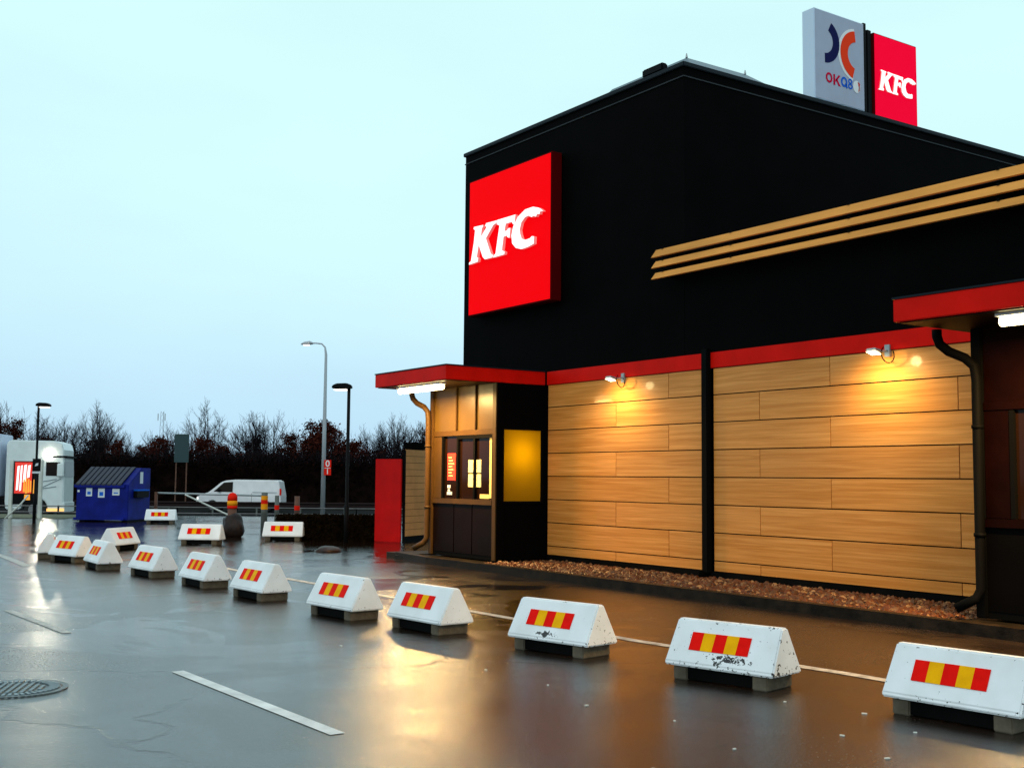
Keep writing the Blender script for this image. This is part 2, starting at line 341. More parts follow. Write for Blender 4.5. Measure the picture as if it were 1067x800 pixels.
# thin grass verge at the left edge of the yard
grid('grass_verge', -45, -16.2, 42.2, 46.4, .012, M['grass'])
def strip(name, pts, w, m_, z=.004):
    mb = MB(); n = len(pts); L_ = []; R_ = []
    for i, (x, y) in enumerate(pts):
        a = Vector(pts[max(i-1, 0)]); b_ = Vector(pts[min(i+1, n-1)]); d = (b_-a).normalized(); q = Vector((-d.y, d.x))*w/2
        L_.append((x+q.x, y+q.y, z)); R_.append((x-q.x, y-q.y, z))
    mb.add(L_+R_, [(i, i+1, n+i+1, n+i) for i in range(n-1)])
    return tag(mb.build(name, m_), kind='structure')
strip('lane_marking', [(-2.718, 9.69), (-1.068, 7.41)], .105, M['paint'])
strip('lane_marking', [(-5.9, 13.85), (-4.47, 11.93)], .10, M['paint_worn'])
strip('lane_marking', [(-11.3, 25.0), (-9.6, 22.4), (-8.38, 20.4)], .16, M['paint_worn'])
strip('edge_line', [(-6.1, 22.3), (-4.80, 20.16), (-3.47, 18.39), (-2.7, 17.3), (-.477, 14.2), (1.25, 11.75), (2.79, 9.9), (4.2, 7.95)], .13, M['paint_worn'])

# ================================================================== RESTAURANT
TH = .5978
BO = V(.6932, 21.8811, 0); BRZ = TH - math.pi/2
bld = empty('restaurant_building', BO, BRZ, 'black restaurant building with wood panelled lower wall, red band and two drive-through service booths', 'building')
BM = Matrix.Translation(BO) @ Matrix.Rotation(BRZ, 4, 'Z')
def W(a, b, z): return BM @ V(a, b, z)

MB().box(-3.06, 3.736, 0, 14, 0, 8.42).build('tall_wall', M['black'], bld)
MB().box(3.74, 16, .003, 10, 0, 5.3).build('low_wall', M['black'], bld)
MB().box(-3.10, 3.776, -.04, 14.04, 8.422, 8.50).build('roof_cap', M['trim'], bld, bevel=.01)
t2 = MB(); t2.box(-3.075, 3.751, -.016, 0, 8.25, 8.27); t2.box(3.736, 3.752, 0, 14, 8.25, 8.27)
t2.build('drip_edge', M['greyline'], bld)
MB().box(-.0, 9.8, -.045, -.001, 3.352, 3.60).build('red_band', M['redband'], bld, bevel=.006)
MB().box(3.76, 16.02, -.03, 10, 5.302, 5.36).build('parapet_cap', M['trim'], bld)
# wood cladding: rows of panels with dark joints, split by the black downpipe
z0, dz = 2.9304, .4292
rows = [(2.9304, 3.35)] + [(z0-dz*(k+1), z0-dz*k) for k in range(6)] + [(.19, z0-dz*6)]
J0 = [3.38, 6.74, 10.1]; J1 = [2.025, 5.397, 8.781]
for s0, s1 in ((0.02, 4.21), (4.42, 9.79)):
    w = MB()
    for k, (za, zb) in enumerate(rows):
        cuts = [s0] + [j for j in (J0 if k % 2 == 0 else J1) if s0 < j < s1] + [s1]
        for i in range(len(cuts)-1): w.box(cuts[i]+.007, cuts[i+1]-.007, -.024, -.006, za+.0085, zb-.0085)
    w.build('wood_panelling', M['wood'], bld)
MB().box(0, 9.8, -.03, -.001, .0, .186).build('plinth', M['darkbase'], bld)
dp = MB();  dp.box(4.245, 4.385, -.13, -.026, .16, 3.66); dp.box(4.17, 4.30, -.22, -.03, .1, .2)
dp.build('downpipe', M['pipe'], bld, bevel=.015)
# three tawny rails standing off the black wall
for i, (zt, h) in enumerate(((5.375, .125), (5.185, .112), (4.995, .105))):
    rl = MB()
    prof = [(-.30, zt-h), (-.26, zt-h-.006), (-.215, zt-.02), (-.225, zt), (-.28, zt-.010)]
    a0 = 3.26
    n = len(prof); vs = [(a0 + (zq-(zt-h))*.9, b_, zq) for b_, zq in prof] + [(15.5, b_, zq) for b_, zq in prof]
    rl.add(vs, [tuple(range(n)), tuple(range(2*n-1, n-1, -1))] + [(k, n+k, n+(k+1) % n, (k+1) % n) for k in range(n)])
    rr = rl.build('rail', M['tawny'], bld)
    for a in (3.5, 5.05, 7.3, 9.55, 11.8, 14.0):
        MB().box(a, a+.05, -.235, 0, zt-h+.01, zt+.012).box(a+.005, a+.045, -.30, -.236, zt-.012, zt+.018).build('rail_bracket', M['pipe'], rr)

def booth(a0, variant):
    """one service booth, 2.35 m wide, 1.18 m deep, and its flat red canopy; a0 shifts it along the wall"""
    A = lambda x: a0 + x
    core = MB()
    if variant == 0:
        core.box(A(-2.3), A(-.80), -.95, -.002, .1, 3.34)
        core.box(A(-.798), A(-.06), -.995, -.002, .1, 1.14); core.box(A(-.798), A(-.06), -.995, -.002, 2.53, 3.34)
        core.box(A(-.128), A(-.002), -1.153, -.997, .1, 3.34)
        core.box(A(-.798), A(-.06), -.995, -.962, 1.142, 2.528); core.box(A(-.16), A(-.06), -.10, -.002, 1.142, 2.528)
    else: core.box(A(-2.3), A(-.06), -.95, -.002, .1, 3.34)
    sb = core.build('service_booth', M['black'], bld)
    fr = MB()      # front frame
    F0, F1 = -1.18, -1.0
    for x0, x1 in ((-2.40, -2.27), (-.13, 0)):
        MB().box(A(x0), A(x1), F0, F1 if x1 < 0 or variant else -1.155, .1, 3.345).build('corner_post', M['bronze'] if variant == 0 else M['pipe'], sb, bevel=.01)
    mb2 = MB(); mb2.box(A(-2.268), A(-.132), F0+.02, F1, 2.40, 2.50); mb2.box(A(-2.268), A(-.132), F0+.0, F1, 1.10, 1.20)
    mb2.box(A(-2.268), A(-1.96), F0+.03, F1, 1.202, 2.398)
    for x in (-1.44, -.755): mb2.box(A(x), A(x+.04), F0+.005, F1, 2.502, 3.345)
    mb2.build('booth_frame', M['bronze'] if variant == 0 else M['brown2'], sb, bevel=.006)
    u = MB()
    for x0, x1 in ((-2.265, -1.442), (-1.398, -.757), (-.713, -.133)): u.box(A(x0), A(x1), F0+.045, F1, 2.503, 3.343)
    u.build('upper_panel', M['beige'] if variant == 0 else M['brown2'], sb)
    l = MB()
    for x0, x1 in ((-2.265, -1.50), (-1.47, -.85), (-.82, -.133)): l.box(A(x0), A(x1), F0+.03, F1, .18, 1.098)
    l.build('lower_panel', M['brown'] if variant == 0 else M['black'], sb)
    MB().box(A(-2.268), A(-.132), F0+.035, F1, .1, .178).build('kick_plate', M['pipe'], sb)
    # hatch: three panes behind black sashes, with the room glimpsed behind
    MB().box(A(-1.955), A(-.135), F0+.07, F0+.075, 1.205, 2.395).build('window_pane', M['glass'], sb)
    s = MB()
    for x in (-1.955, -1.40, -.80): s.box(A(x), A(x+.055), F0+.02, F0+.068, 1.205, 2.395)
    s.box(A(-1.34), A(-.16), F0+.02, F0+.068, 2.34, 2.395); s.box(A(-.17), A(-.138), F0+.02, F0+.068, 1.205, 2.395)
    s.build('window_sash', M['pipe'], sb)
    if variant == 0:
        q = MB(); q.box(A(-.30), A(-.20), F0+.060, F0+.0695, 1.23, 2.36); q.box(A(-.62), A(-.31), F0+.060, F0+.0695, 1.22, 1.30)
        q.build('lit_door_edge', M['interior'], sb)
        q = MB(); q.box(A(-1.79), A(-1.50), F0+.058, F0+.0695, 1.55, 2.07)
        no = q.build('notice', M['notice_red'], sb)
        q = MB()
        for k in range(7): q.box(A(-1.75), A(-1.75+.2*(.6+.4*((k*7) % 5)/4)), F0+.056, F0+.0575, 1.98-k*.058, 1.995-k*.058)
        q.build('notice', M['paper'], sb)
        for xa, za in ((-1.03, 1.70), (-.76, 1.70), (-1.03, 1.43), (-.76, 1.43)):
            q = MB(); q.box(A(xa), A(xa+.21 if xa < -1 else xa+.17), F0+.058, F0+.0695, za, za+.24)
            pp = q.build('notice', M['paper'], sb)
        q = MB(); q.box(A(-1.79), A(-1.68), F0+.058, F0+.0695, 1.40, 1.46); q.box(A(-1.80), A(-1.62), F0+.058, F0+.0695, 1.27, 1.33); q.box(A(-1.77), A(-1.70), F0+.058, F0+.0695, 1.34, 1.38)
        q.build('notice', M['paperw'], sb)
        # side window with the yellow blind
        MB().box(A(-.0580), A(-.0565), -.984, -.14, 1.18, 2.49).build('side_window', M['yellow_blind'], sb)
        ld = bpy.data.lights.new('booth_glow', 'POINT'); ld.energy = 22; ld.color = (1, .92, .5); ld.shadow_soft_size = .2
        lo = bpy.data.objects.new('booth_glow', ld); COL.objects.link(lo); lo.parent = sb; lo.location = (A(-.42), -.55, 2.05)
        q = MB()
        for y0, y1, z0_, z1_ in ((-1.0, -.985, 1.14, 2.53), (-.14, -.10, 1.14, 2.53), (-1.0, -.14, 2.49, 2.53), (-1.0, -.14, 1.14, 1.18)): q.box(A(-.058), A(-.03), y0, y1, z0_, z1_)
        q.build('window_frame', M['pipe'], sb)
    else:
        q = MB(); q.box(A(-1.66), A(-1.45), F0+.058, F0+.0695, 2.18, 2.31); q.build('notice', M['paperw'], sb)
        q = MB(); q.box(A(-1.70), A(-1.2), F0+.058, F0+.0695, 1.36, 1.60); q.build('notice', M['green_sign'], sb)
        q = MB(); q.box(A(-1.58), A(-1.40), F0+.054, F0+.0575, 1.46, 1.49); q.box(A(-1.60), A(-1.44), F0+.054, F0+.0575, 1.43, 1.455); q.build('notice', M['white'], sb)
        q = MB(); q.box(A(-1.66), A(-1.38), F0+.058, F0+.0695, 1.30, 1.345); q.build('notice', M['paper'], sb)
    X0 = -2.75 if variant == 0 else -2.63
    cp = MB().box(A(X0), A(-.04) if variant == 0 else A(.4), -2.235, -.05, 3.352, 3.602).build('canopy', M['redband'], bld, bevel=.008)
    so_ = MB().box(A(X0+.05), A(-.09) if variant == 0 else A(.35), -2.19, -.05, 3.338, 3.350).build('soffit', M['bronze'] if variant == 0 else M['brown'], cp)
    MB().box(A(X0-.01), A(-.03) if variant == 0 else A(.41), -2.245, -.05, 3.604, 3.625).build('canopy_cap', M['trim'], cp)
    # curved downpipe at the booth's outer corner
    pp = MB()
    pts = [(A(-2.86), -1.42, 3.338), (A(-2.86), -1.42, 3.26), (A(-2.80), -1.40, 3.17), (A(-2.66), -1.36, 3.08), (A(-2.46), -1.28, 3.00), (A(-2.365), -1.25, 2.90), (A(-2.345), -1.245, 2.75), (A(-2.345), -1.245, .42), (A(-2.37), -1.30, .32), (A(-2.55), -1.42, .20)]
    if variant == 1: pts = [(x+.06, y, z) for x, y, z in pts]
    pts = [(x+.14 if i < 2 else x+.10 if i == 2 else x+.05 if i == 3 else x, y, z) for i, (x, y, z) in enumerate(pts)]
    pp.tube(pts, .055, 12)
    for z in (1.0, 2.2): pp.tube([(A(-2.345)+.06*variant, -1.245, z), (A(-2.345)+.06*variant, -1.245, z+.04)], .066, 12)
    pp.build('downpipe', M['bronze'] if variant == 0 else M['pipe'], bld, smooth=True)
booth(0, 0)
booth(12.15, 1)

# strip lights beneath both canopies
def strip_light(a0, a1, label):
    e = empty('strip_light', W((a0+a1)/2, -2.0, 3.20), BRZ, label, 'lamp', 'fluorescent strip lights under the canopies')
    h = (a1-a0)/2
    MB().box(-h-.03, h+.03, -.07, .07, .105, .136).build('housing', M['white'], e)
    MB().tube([(-h, 0, .055), (h, 0, .055)], .052, 14).build('tube', M['lamp_white'], e, smooth=True)
    ld = bpy.data.lights.new('strip_glow', 'AREA'); ld.shape = 'RECTANGLE'; ld.size = 2*h; ld.size_y = .12; ld.energy = 430; ld.color = (1, .60, .20)
    lo = bpy.data.objects.new('strip_glow', ld); COL.objects.link(lo); lo.parent = e; lo.location = (0, 0, -.01)
    return e
strip_light(-2.15, -.56, 'glowing white strip light under the canopy of the left booth')
strip_light(10.68, 12.3, 'glowing white strip light under the right canopy at the photo edge')

def wall_lamp(a, label):
    e = empty('wall_lamp', W(a, -.05, 3.34), BRZ, label, 'lamp', 'floodlights above the wood panels')
    MB().box(-.04, .04, -.02, .02, -.08, .08).tube([(0, -.02, 0), (0, -.22, -.03)], .014, 8).build('bracket', M['steel'], e)
    hd = MB(); hd.add([(-.13, -.36, -.025), (.09, -.36, -.025), (.09, -.22, -.065), (-.13, -.22, -.065), (-.11, -.35, .02), (.07, -.35, .02), (.07, -.22, .005), (-.11, -.22, .005)],
        [(0, 3, 2, 1), (4, 5, 6, 7), (0, 1, 5, 4), (1, 2, 6, 5), (2, 3, 7, 6), (3, 0, 4, 7)])
    hd.v = [(x*.8-.01, y*.9, z*.8) for x, y, z in hd.v]; hd.build('lamp_head', M['steel'], e, bevel=.008)
    lz = MB(); lz.add([(-.115, -.362, -.035), (.075, -.362, -.035), (.075, -.225, -.078), (-.115, -.225, -.078)], [(0, 1, 2, 3)])
    lz.v = [(x*.8-.01, y*.9, z*.85) for x, y, z in lz.v]; lz.build('lens', M['lens'], e)
    c = MB(); c.tube([(.12+.10*math.cos(t), -.16-.03*math.sin(t), -.07+.11*math.sin(t)) for t in [R(20-i*22) for i in range(13)]], .007, 6)
    c.build('cable', M['pipe'], e, smooth=True)
    ld = bpy.data.lights.new('flood_glow', 'SPOT'); ld.energy = 95; ld.color = (1, .82, .38); ld.spot_size = R(150); ld.spot_blend = 1.0; ld.shadow_soft_size = .07
    lo = bpy.data.objects.new('flood_glow', ld); COL.objects.link(lo); lo.parent = e; lo.location = (0, -.55, -.10); lo.rotation_euler = (R(34), 0, 0)
wall_lamp(2.25, 'small lit floodlight with cable loop on the wood panels left of the black downpipe')
wall_lamp(7.75, 'small lit floodlight with cable loop on the wood panels right of the black downpipe')

# KFC lettering, outlines in a unit box (u right, v up)
def px2uv(pts, kx=185/889., ox=0): return pts
K_ = [(118,345),(212,325),(208,345),(198,352),(190,425),(245,345),(232,330),(240,310),(345,285),(340,308),(312,325),(240,440),(290,572),(312,585),(305,605),(232,620),(210,600),(168,495),(150,600),(166,610),(160,640),(70,665),(72,648),(90,636),(118,480),(130,372),(114,362)]
F_ = [(346,283),(522,235),(512,325),(498,318),(490,298),(432,314),(420,380),(446,372),(455,355),(476,352),(468,440),(448,432),(446,418),(412,428),(398,545),(424,560),(420,582),(314,607),(318,588),(336,575),(372,330),(346,318)]
C_ = [(746,190),(730,180),(680,170),(610,192),(545,255),(502,340),(486,420),(494,490),(528,530),(580,543),(640,525),(690,500),(692,435),(672,432),(655,450),(612,463),(582,450),(568,410),(562,370),(576,308),(608,262),(640,247),(668,262),(688,250),(706,260),(716,236),(738,238),(742,215),(770,212)]
# undo the photo's foreshortening: letters on the wall sign measured at u=x, v corrected by the local row slope
def fix(pt):
    x, y = pt; sc = 1 + (x-420)*.00022
    yc = 420 - (x-420)*.255
    return ((x-420)/700., -(y-yc)/700./sc)
LET = [[fix(q) for q in g] for g in (K_, F_, C_)]
ulo = min(q[0] for g in LET for q in g); uhi = max(q[0] for g in LET for q in g); vlo = min(q[1] for g in LET for q in g); vhi = max(q[1] for g in LET for q in g)
LET = [[((u-ulo)/(uhi-ulo), (v-vlo)/(vhi-vlo)) for u, v in g] for g in LET]
def lettering(fn, d0, d1, mats, parent):
    mb = MB()
    for g in LET:
        n = len(g); mb.add([fn(u, v, d1) for u, v in g], [tuple(range(n))], 0)
        mb.add([fn(u, v, d0) for u, v in g] + [fn(u, v, d1) for u, v in g], [(i, n+i, n+(i+1) % n, (i+1) % n) for i in range(n)], 1)
    return mb.build('lettering', mats, parent)
ws = empty('wall_sign', W(-2.48, -.02, 4.90), BRZ, 'large square red lit sign with white letters KFC high on the black wall', 'sign')
MB().box(0, 2.89, -.24, 0, 0, 2.82).build('sign_box', M['sign_side'], ws, bevel=.012)
MB().box(.03, 2.86, -.246, -.2405, .03, 2.79).build('sign_face', M['sign_red'], ws)
lettering(lambda u, v, d: (.12+u*2.60, -d, 1.06+v*.78), .2465, .31, [M['sign_white'], M['letter_side']], ws)

# signs on the roof, facing along +a
def roof_sign(b0, b1, z0_, z1_, face, side, label):
    e = empty('roof_sign', W(3.0, (b0+b1)/2, 8.5), BRZ, label, 'sign', 'signs on the roof edge')
    h = (b1-b0)/2
    MB().box(-.30, 0, -h, h, z0_-8.5, z1_-8.5).build('sign_box', side, e, bevel=.01)
    MB().box(.0005, .006, -h+.02, h-.02, z0_-8.5+.02, z1_-8.5-.02).build('sign_face', face, e)
    f = MB()
    for y in (-h+.2, h-.25): f.box(-.2, -.12, y, y+.06, 0, z0_-8.5)
    f.box(-.25, -.05, -h, h, z0_-8.5-.06, z0_-8.5-.002); f.build('support_leg', M['pipe'], e)
    return e, h
e, h = roof_sign(4.05, 5.50, 8.88, 10.66, M['sign_grey'], M['sign_pale'], 'grey roof sign with navy and orange arcs above the letters OKQ8')
def FZ(u, v, d): return (d, -h + u*2*h, .38 + v*1.78)        # u along the face, v up
def arc(cx, cy, r0, r1, t0, t1, asp=1.23, n=18, cut=0):
    o_ = [(cx+r1*math.cos(R(t0+(t1-t0)*i/n)), cy+r1/asp*math.sin(R(t0+(t1-t0)*i/n))) for i in range(n+1)]
    i_ = [(cx+r0*math.cos(R(t0+(t1-t0)*i/n)), cy+r0/asp*math.sin(R(t0+(t1-t0)*i/n))) for i in range(n, -1, -1)]
    return o_, i_
def arcmesh(args, d, m_, name='emblem'):
    o_, i_ = arc(*args); i_ = i_[::-1]; mb = MB(); n = len(o_)
    mb.add([FZ(u, v, .0065) for u, v in o_+i_] + [FZ(u, v, d) for u, v in o_+i_],
        [(k, k+1, n+k+1, n+k) for k in range(n-1)] + [(2*n+k, 2*n+k+1, 3*n+k+1, 3*n+k) for k in range(n-1)])
    mb.build(name, m_, e)
arcmesh((.19, .665, .17, .30, -88, 62), .012, M['navy'])
arcmesh((.83, .60, .20, .37, 96, 258), .010, M['white'])
arcmesh((.845, .60, .19, .34, 98, 254), .014, M['orange'])
# OKQ8 letters from strokes
def ring_letter(cx, cy, w, h_, th, m_, t0=0, t1=360):
    mb = MB(); n = 20; o_ = []; i_ = []
    for k in range(n+1):
        t = R(t0+(t1-t0)*k/n); o_.append((cx+w/2*math.cos(t), cy+h_/2*math.sin(t))); i_.append((cx+(w/2-th)*math.cos(t), cy+(h_/2-th*.8)*math.sin(t)))
    mb.add([FZ(u, v, .012) for u, v in o_+i_], [(k, k+1, n+1+k+1, n+1+k) for k in range(n)]); mb.build('letter', m_, e)
def stroke(pts, m_, name='letter'):
    mb = MB()
    for pl in pts: mb.add([FZ(u, v, .012) for u, v in pl], [tuple(range(len(pl)))])
    mb.build(name, m_, e)
ring_letter(.275, .265, .13, .115, .03, M['crimson'])
stroke([[(.36, .20), (.395, .20), (.395, .32), (.36, .32)], [(.395, .255), (.46, .32), (.50, .32), (.41, .235)], [(.405, .27), (.43, .28), (.505, .20), (.46, .20)]], M['crimson'])
ring_letter(.575, .265, .13, .115, .03, M['blue'])
stroke([[(.59, .245), (.61, .26), (.65, .21), (.62, .195)]], M['blue'])
ring_letter(.70, .292, .085, .062, .022, M['blue']); ring_letter(.70, .236, .095, .068, .024, M['blue'])
stroke([[(.83+.075*math.cos(t), .25+.07*math.sin(t)) for t in [R(k*20) for k in range(18)]]], M['white'], 'emblem')
stroke([[(.85, .31), (.895, .30), (.90, .22), (.86, .19), (.87, .25)]], M['orange'], 'emblem')
e2, h2 = roof_sign(5.80, 7.16, 8.82, 10.56, M['sign_red2'], M['sign_side'], 'crimson roof sign with white letters KFC right of the grey sign')
lettering(lambda u, v, d: (d, -h2+.10+u*1.20, .90+v*.44 - u*.02), .0065, .03, [M['sign_white'], M['letter_side']], e2)
fr = MB(); fr.box(2.72, 2.98, 5.515, 5.60, 8.5, 10.70); fr.box(2.74, 2.96, 5.66, 5.78, 8.5, 10.60); fr.box(2.7, 2.8, 4.0, 7.2, 8.5, 8.62)
fr.box(2.55, 3.05, 5.52, 5.76, 8.5, 8.58)
o = fr.build('sign_frame', M['pole_black'], None, BO, BRZ, bevel=.008)
tag(o, 'black steel mast and floor beam between the two roof signs', 'sign frame')
# rooftop skylight: hipped grey box
rv = empty('roof_skylight', W(1.35, 1.75, 8.56), BRZ, 'low grey hipped skylight with small finials on the black roof', 'skylight')
mb = MB(); mb.add([(-2.3, -.7, 0), (1.7, -.7, 0), (1.7, 3.0, 0), (-2.3, 3.0, 0), (-1.2, -.35, .74), (.95, -.35, .74), (.95, 1.15, .74), (-1.2, 1.15, .74)],
    [(0, 1, 5, 4), (1, 2, 6, 5), (2, 3, 7, 6), (3, 0, 4, 7), (4, 5, 6, 7)]); mb.build('hood', M['greyframe'], rv)
for x, y in ((.95, -.35), (.95, 1.15)): MB().tube([(x, y, .74), (x, y, .82)], [.025, .008], 6).build('finial', M['steel'], rv)
mb = MB().box(.0, .58, -.62, -.46, .56, .72).build('vent_bar', M['pole_black'], rv, bevel=.03)

# kerb, gravel bed and wet slabs in front of the wall
def bl(mb, name, mt, **k): return tag(mb.build(name, mt, None, BO, BRZ, **k), kind='structure')
kb = MB(); a = -1.9
kb.box(-1.2, 12.6, -1.93, -1.78, -.02, .13)
kb.add([(-2.75, -1.72, -.02), (-1.2, -1.93, -.02), (-1.2, -1.78, -.02), (-2.7, -1.55, -.02), (-2.75, -1.72, .13), (-1.2, -1.93, .13), (-1.2, -1.78, .13), (-2.7, -1.55, .13)],
    [(0, 1, 5, 4), (1, 2, 6, 5), (2, 3, 7, 6), (3, 0, 4, 7), (4, 5, 6, 7)])
bl(kb, 'kerb', M['kerb'])
bl(MB().box(-2.7, 12.5, -1.775, -.01, -.02, .075), 'wet_slab', M['conc_dark'])
bl(MB().box(-3.3, -2.42, -1.62, -.1, -.02, .10), 'concrete_step', M['kerb'])
gm = MB(); g_r = random.Random(9)
def pebble(mb, x, y, z, s, rg):
    ang = rg.random()*6.28; ca, sa = math.cos(ang), math.sin(ang); sx, sy, szz = s*rg.uniform(.7, 1.3), s*rg.uniform(.6, 1), s*rg.uniform(.4, .8)
    P = [(1, 0, 0), (.4, .9, .1), (-.7, .6, 0), (-.9, -.4, .1), (.3, -1, 0), (.2, .2, 1), (-.3, -.3, .9)]
    P = [(q[0]*sx*rg.uniform(.8, 1.2), q[1]*sy*rg.uniform(.8, 1.2), q[2]*szz) for q in P]
    mb.add([(x+ca*a_-sa*b_, y+sa*a_+ca*b_, z+c_) for a_, b_, c_ in P], [(0, 1, 5), (1, 2, 5), (2, 6, 5), (2, 3, 6), (3, 4, 6), (4, 0, 5, 6)])
for i in range(6000):
    aa = g_r.uniform(.15, 9.7); bb = g_r.uniform(-1.76, -.03); pebble(gm, aa, bb, .07+g_r.random()*.02, g_r.uniform(.022, .062), g_r)
def gravel_mat():
    m, nt, b, n = nodes('gravel_stones'); geo = n('ShaderNodeNewGeometry')
    cr = n('ShaderNodeValToRGB', {0: geo.outputs['Random Per Island']}); e_ = cr.color_ramp.elements
    e_[0].color = (.035, .010, .004, 1); e_[1].color = (.34, .17, .07, 1); q = e_.new(.5); q.color = (.13, .038, .012, 1); q = e_.new(.8); q.color = (.07, .035, .02, 1)
    nt.links.new(cr.outputs[0], b.inputs['Base Color']); b.inputs['Roughness'].default_value = .45; b.inputs['Specular IOR Level'].default_value = .15; return m
o = gm.build('gravel', gravel_mat(), None, BO, BRZ); tag(o, 'reddish brown wet gravel along the foot of the wood wall', 'gravel', kind='stuff')

# ---- waste enclosure left of the building
we = empty('waste_enclosure', (-3.40, 29.22, 0), R(-24), 'waste enclosure with red end panel and tan slatted side left of the booth', 'enclosure')
MB().box(0, .74, .0, .06, 0, 2.05).build('red_panel', M['redpanel'], we, bevel=.01)
sl = MB()
for k in range(13): sl.box(.752, .772, .16, 3.2, .14+k*.166, .14+k*.166+.157)
sl.build('slatted_side', M['slat'], we)
MB().box(.755, .785, .09, .15, 0, 2.28).build('corner_post', M['pipe'], we)
MB().box(.71, .751, .15, 3.2, 0, 2.27).build('backing', M['pipe'], we)
MB().box(.12, .68, 1.2, 6.0, 0, 2.50).build('dark_locker', M['black'], we)
# ================================================================== BARRIERS
def barrier(mt, stripes=True, loc=(0, 0, 0), rz=0, label=''):
    root = empty('concrete_barrier', loc, rz, label, 'barrier', 'white concrete barriers with red and yellow plates')
    prof = [(-.215, .11), (-.215, .142), (-.04, .468), (.04, .468), (.215, .142), (.215, .11)]
    mb = MB(); n = len(prof); L = .5
    ins = lambda z: L-(z-.11)*.05
    vs = [(-ins(z), y, z) for y, z in prof] + [(ins(z), y, z) for y, z in prof]
    mb.add(vs, [tuple(range(n)), tuple(range(2*n-1, n-1, -1))] + [(k, n+k, n+(k+1) % n, (k+1) % n) for k in range(n)])
    mb.build('body', mt, root, bevel=.012, seg=2)
    for x0, x1 in ((-.43, -.30), (.30, .43)):
        MB().box(x0, x1, -.19, .19, 0, .109).build('foot', M['concrete'], root, bevel=.008)
    MB().box(-.298, .298, -.175, .175, .012, .111).build('gap_shade_block', M['darkbase'], root)  # added near-black block, stands in for the shade between the feet
    for sgn in (-1, 1):
        pl = MB(); c, s_ = Vector((0, -.175*sgn*-1, .326)).normalized(), 0
        # plate lies on the sloping face
        def P(x, t, off):   # t: 0 at lip, 1 at ridge
            y = -.215+.175*t; z = .142+.326*t; nn = Vector((-.326, .175)).normalized()
            return (x*(-sgn)*-1 if sgn > 0 else -x, (y+nn.x*off)*(1 if sgn > 0 else -1), z+nn.y*off)
        x0 = -.30; w = .545/5
        for k in range(5):
            xa, xb = x0+k*w, x0+(k+1)*w
            pl.add([P(xa, .30, .002), P(xb, .30, .002), P(xb, .71, .002), P(xa, .71, .002), P(xa, .30, .006), P(xb, .30, .006), P(xb, .71, .006), P(xa, .71, .006)],
                [(4, 5, 6, 7), (0, 1, 5, 4), (1, 2, 6, 5), (2, 3, 7, 6), (3, 0, 4, 7)], k % 2)
        pl.build('reflective_plate', [M['str_red'], M['str_yel']], root)
    return root
B_near = [
 (9, .48, 10.97, -44.4, 'bp9', 'white concrete barrier with black scuffs below its plate, third from the right'),
 (10, 1.77, 9.42, -43.0, 'bp10', 'white concrete barrier heavily chipped below its striped plate, second from the right of the row'),
 (11, 3.08, 8.02, -50.0, 'bp11', 'nearest and rightmost white concrete barrier, cut off by the right photo edge'),
]
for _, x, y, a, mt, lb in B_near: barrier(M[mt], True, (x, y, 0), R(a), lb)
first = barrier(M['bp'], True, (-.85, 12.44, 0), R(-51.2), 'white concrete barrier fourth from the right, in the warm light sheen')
for x, y, a, lb in [
 (-1.91, 13.57, -50.0, 'white concrete barrier fifth from the right, left of the warm sheen on the asphalt'),
 (-3.29, 15.49, -52.8, 'white concrete barrier, sixth from the right end of the curved row'),
 (-4.45, 17.13, -54.1, 'white concrete barrier, seventh from the right end of the curved row'),
 (-5.70, 18.73, -50.5, 'white concrete barrier fourth from the left end of the curved row'),
 (-6.98, 20.12, -57.2, 'narrow looking white concrete barrier third from the left end of the row'),
 (-8.10, 21.70, -40.5, 'white concrete barrier second from the left end, overlapping the leftmost one'),
 (-8.95, 22.75, 111.0, 'leftmost white concrete barrier, mostly hidden behind its neighbour'),
 (-8.40, 25.21, 78.0, 'white concrete barrier turned away behind the row, in front of the blue dumpster'),
 (-7.22, 27.42, -6.0, 'white concrete barrier standing alone in front of the dark boulder'),
 (-5.66, 29.25, 0.4, 'white concrete barrier beside the dark hedge and the short posts'),
 (-11.63, 38.94, 6.0, 'small far white concrete barrier right beside the blue dumpster')]:
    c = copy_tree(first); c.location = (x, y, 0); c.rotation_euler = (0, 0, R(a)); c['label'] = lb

# ================================================================== MANHOLE, BOULDER, LITTER
mh = empty('manhole_cover', (-3.70, 8.84, 0), R(10), 'round cast iron manhole cover set in the asphalt at the left edge', 'manhole cover')
mb = MB(); n = 40
for r0, r1, z in ((.0, .33, .004), (.345, .385, .010)):
    mb.add([(r0*math.cos(2*math.pi*k/n), r0*math.sin(2*math.pi*k/n), z) for k in range(n)] + [(r1*math.cos(2*math.pi*k/n), r1*math.sin(2*math.pi*k/n), z) for k in range(n)],
        [(k, (k+1) % n, n+(k+1) % n, n+k) for k in range(n)])
mb.build('frame_ring', M['iron'], mh)
mb = MB()
for k in range(44):
    t = 2*math.pi*k/44
    q = [(.25, -.010), (.325, -.012), (.325, .012), (.25, .010)]
    mb.prism([(x*math.cos(t)-y*math.sin(t), x*math.sin(t)+y*math.cos(t)) for x, y in q], .0045, .014, lambda u, v, d: (u, v, d))
for k in range(-5, 6):
    for j in range(-3, 4):
        if (k*.05)**2+(j*.06)**2 < .045: mb.box(k*.05-.012, k*.05+.012, j*.06-.022, j*.06+.022, .0045, .014)
mb.build('raised_pattern', M['greyframe'], mh)

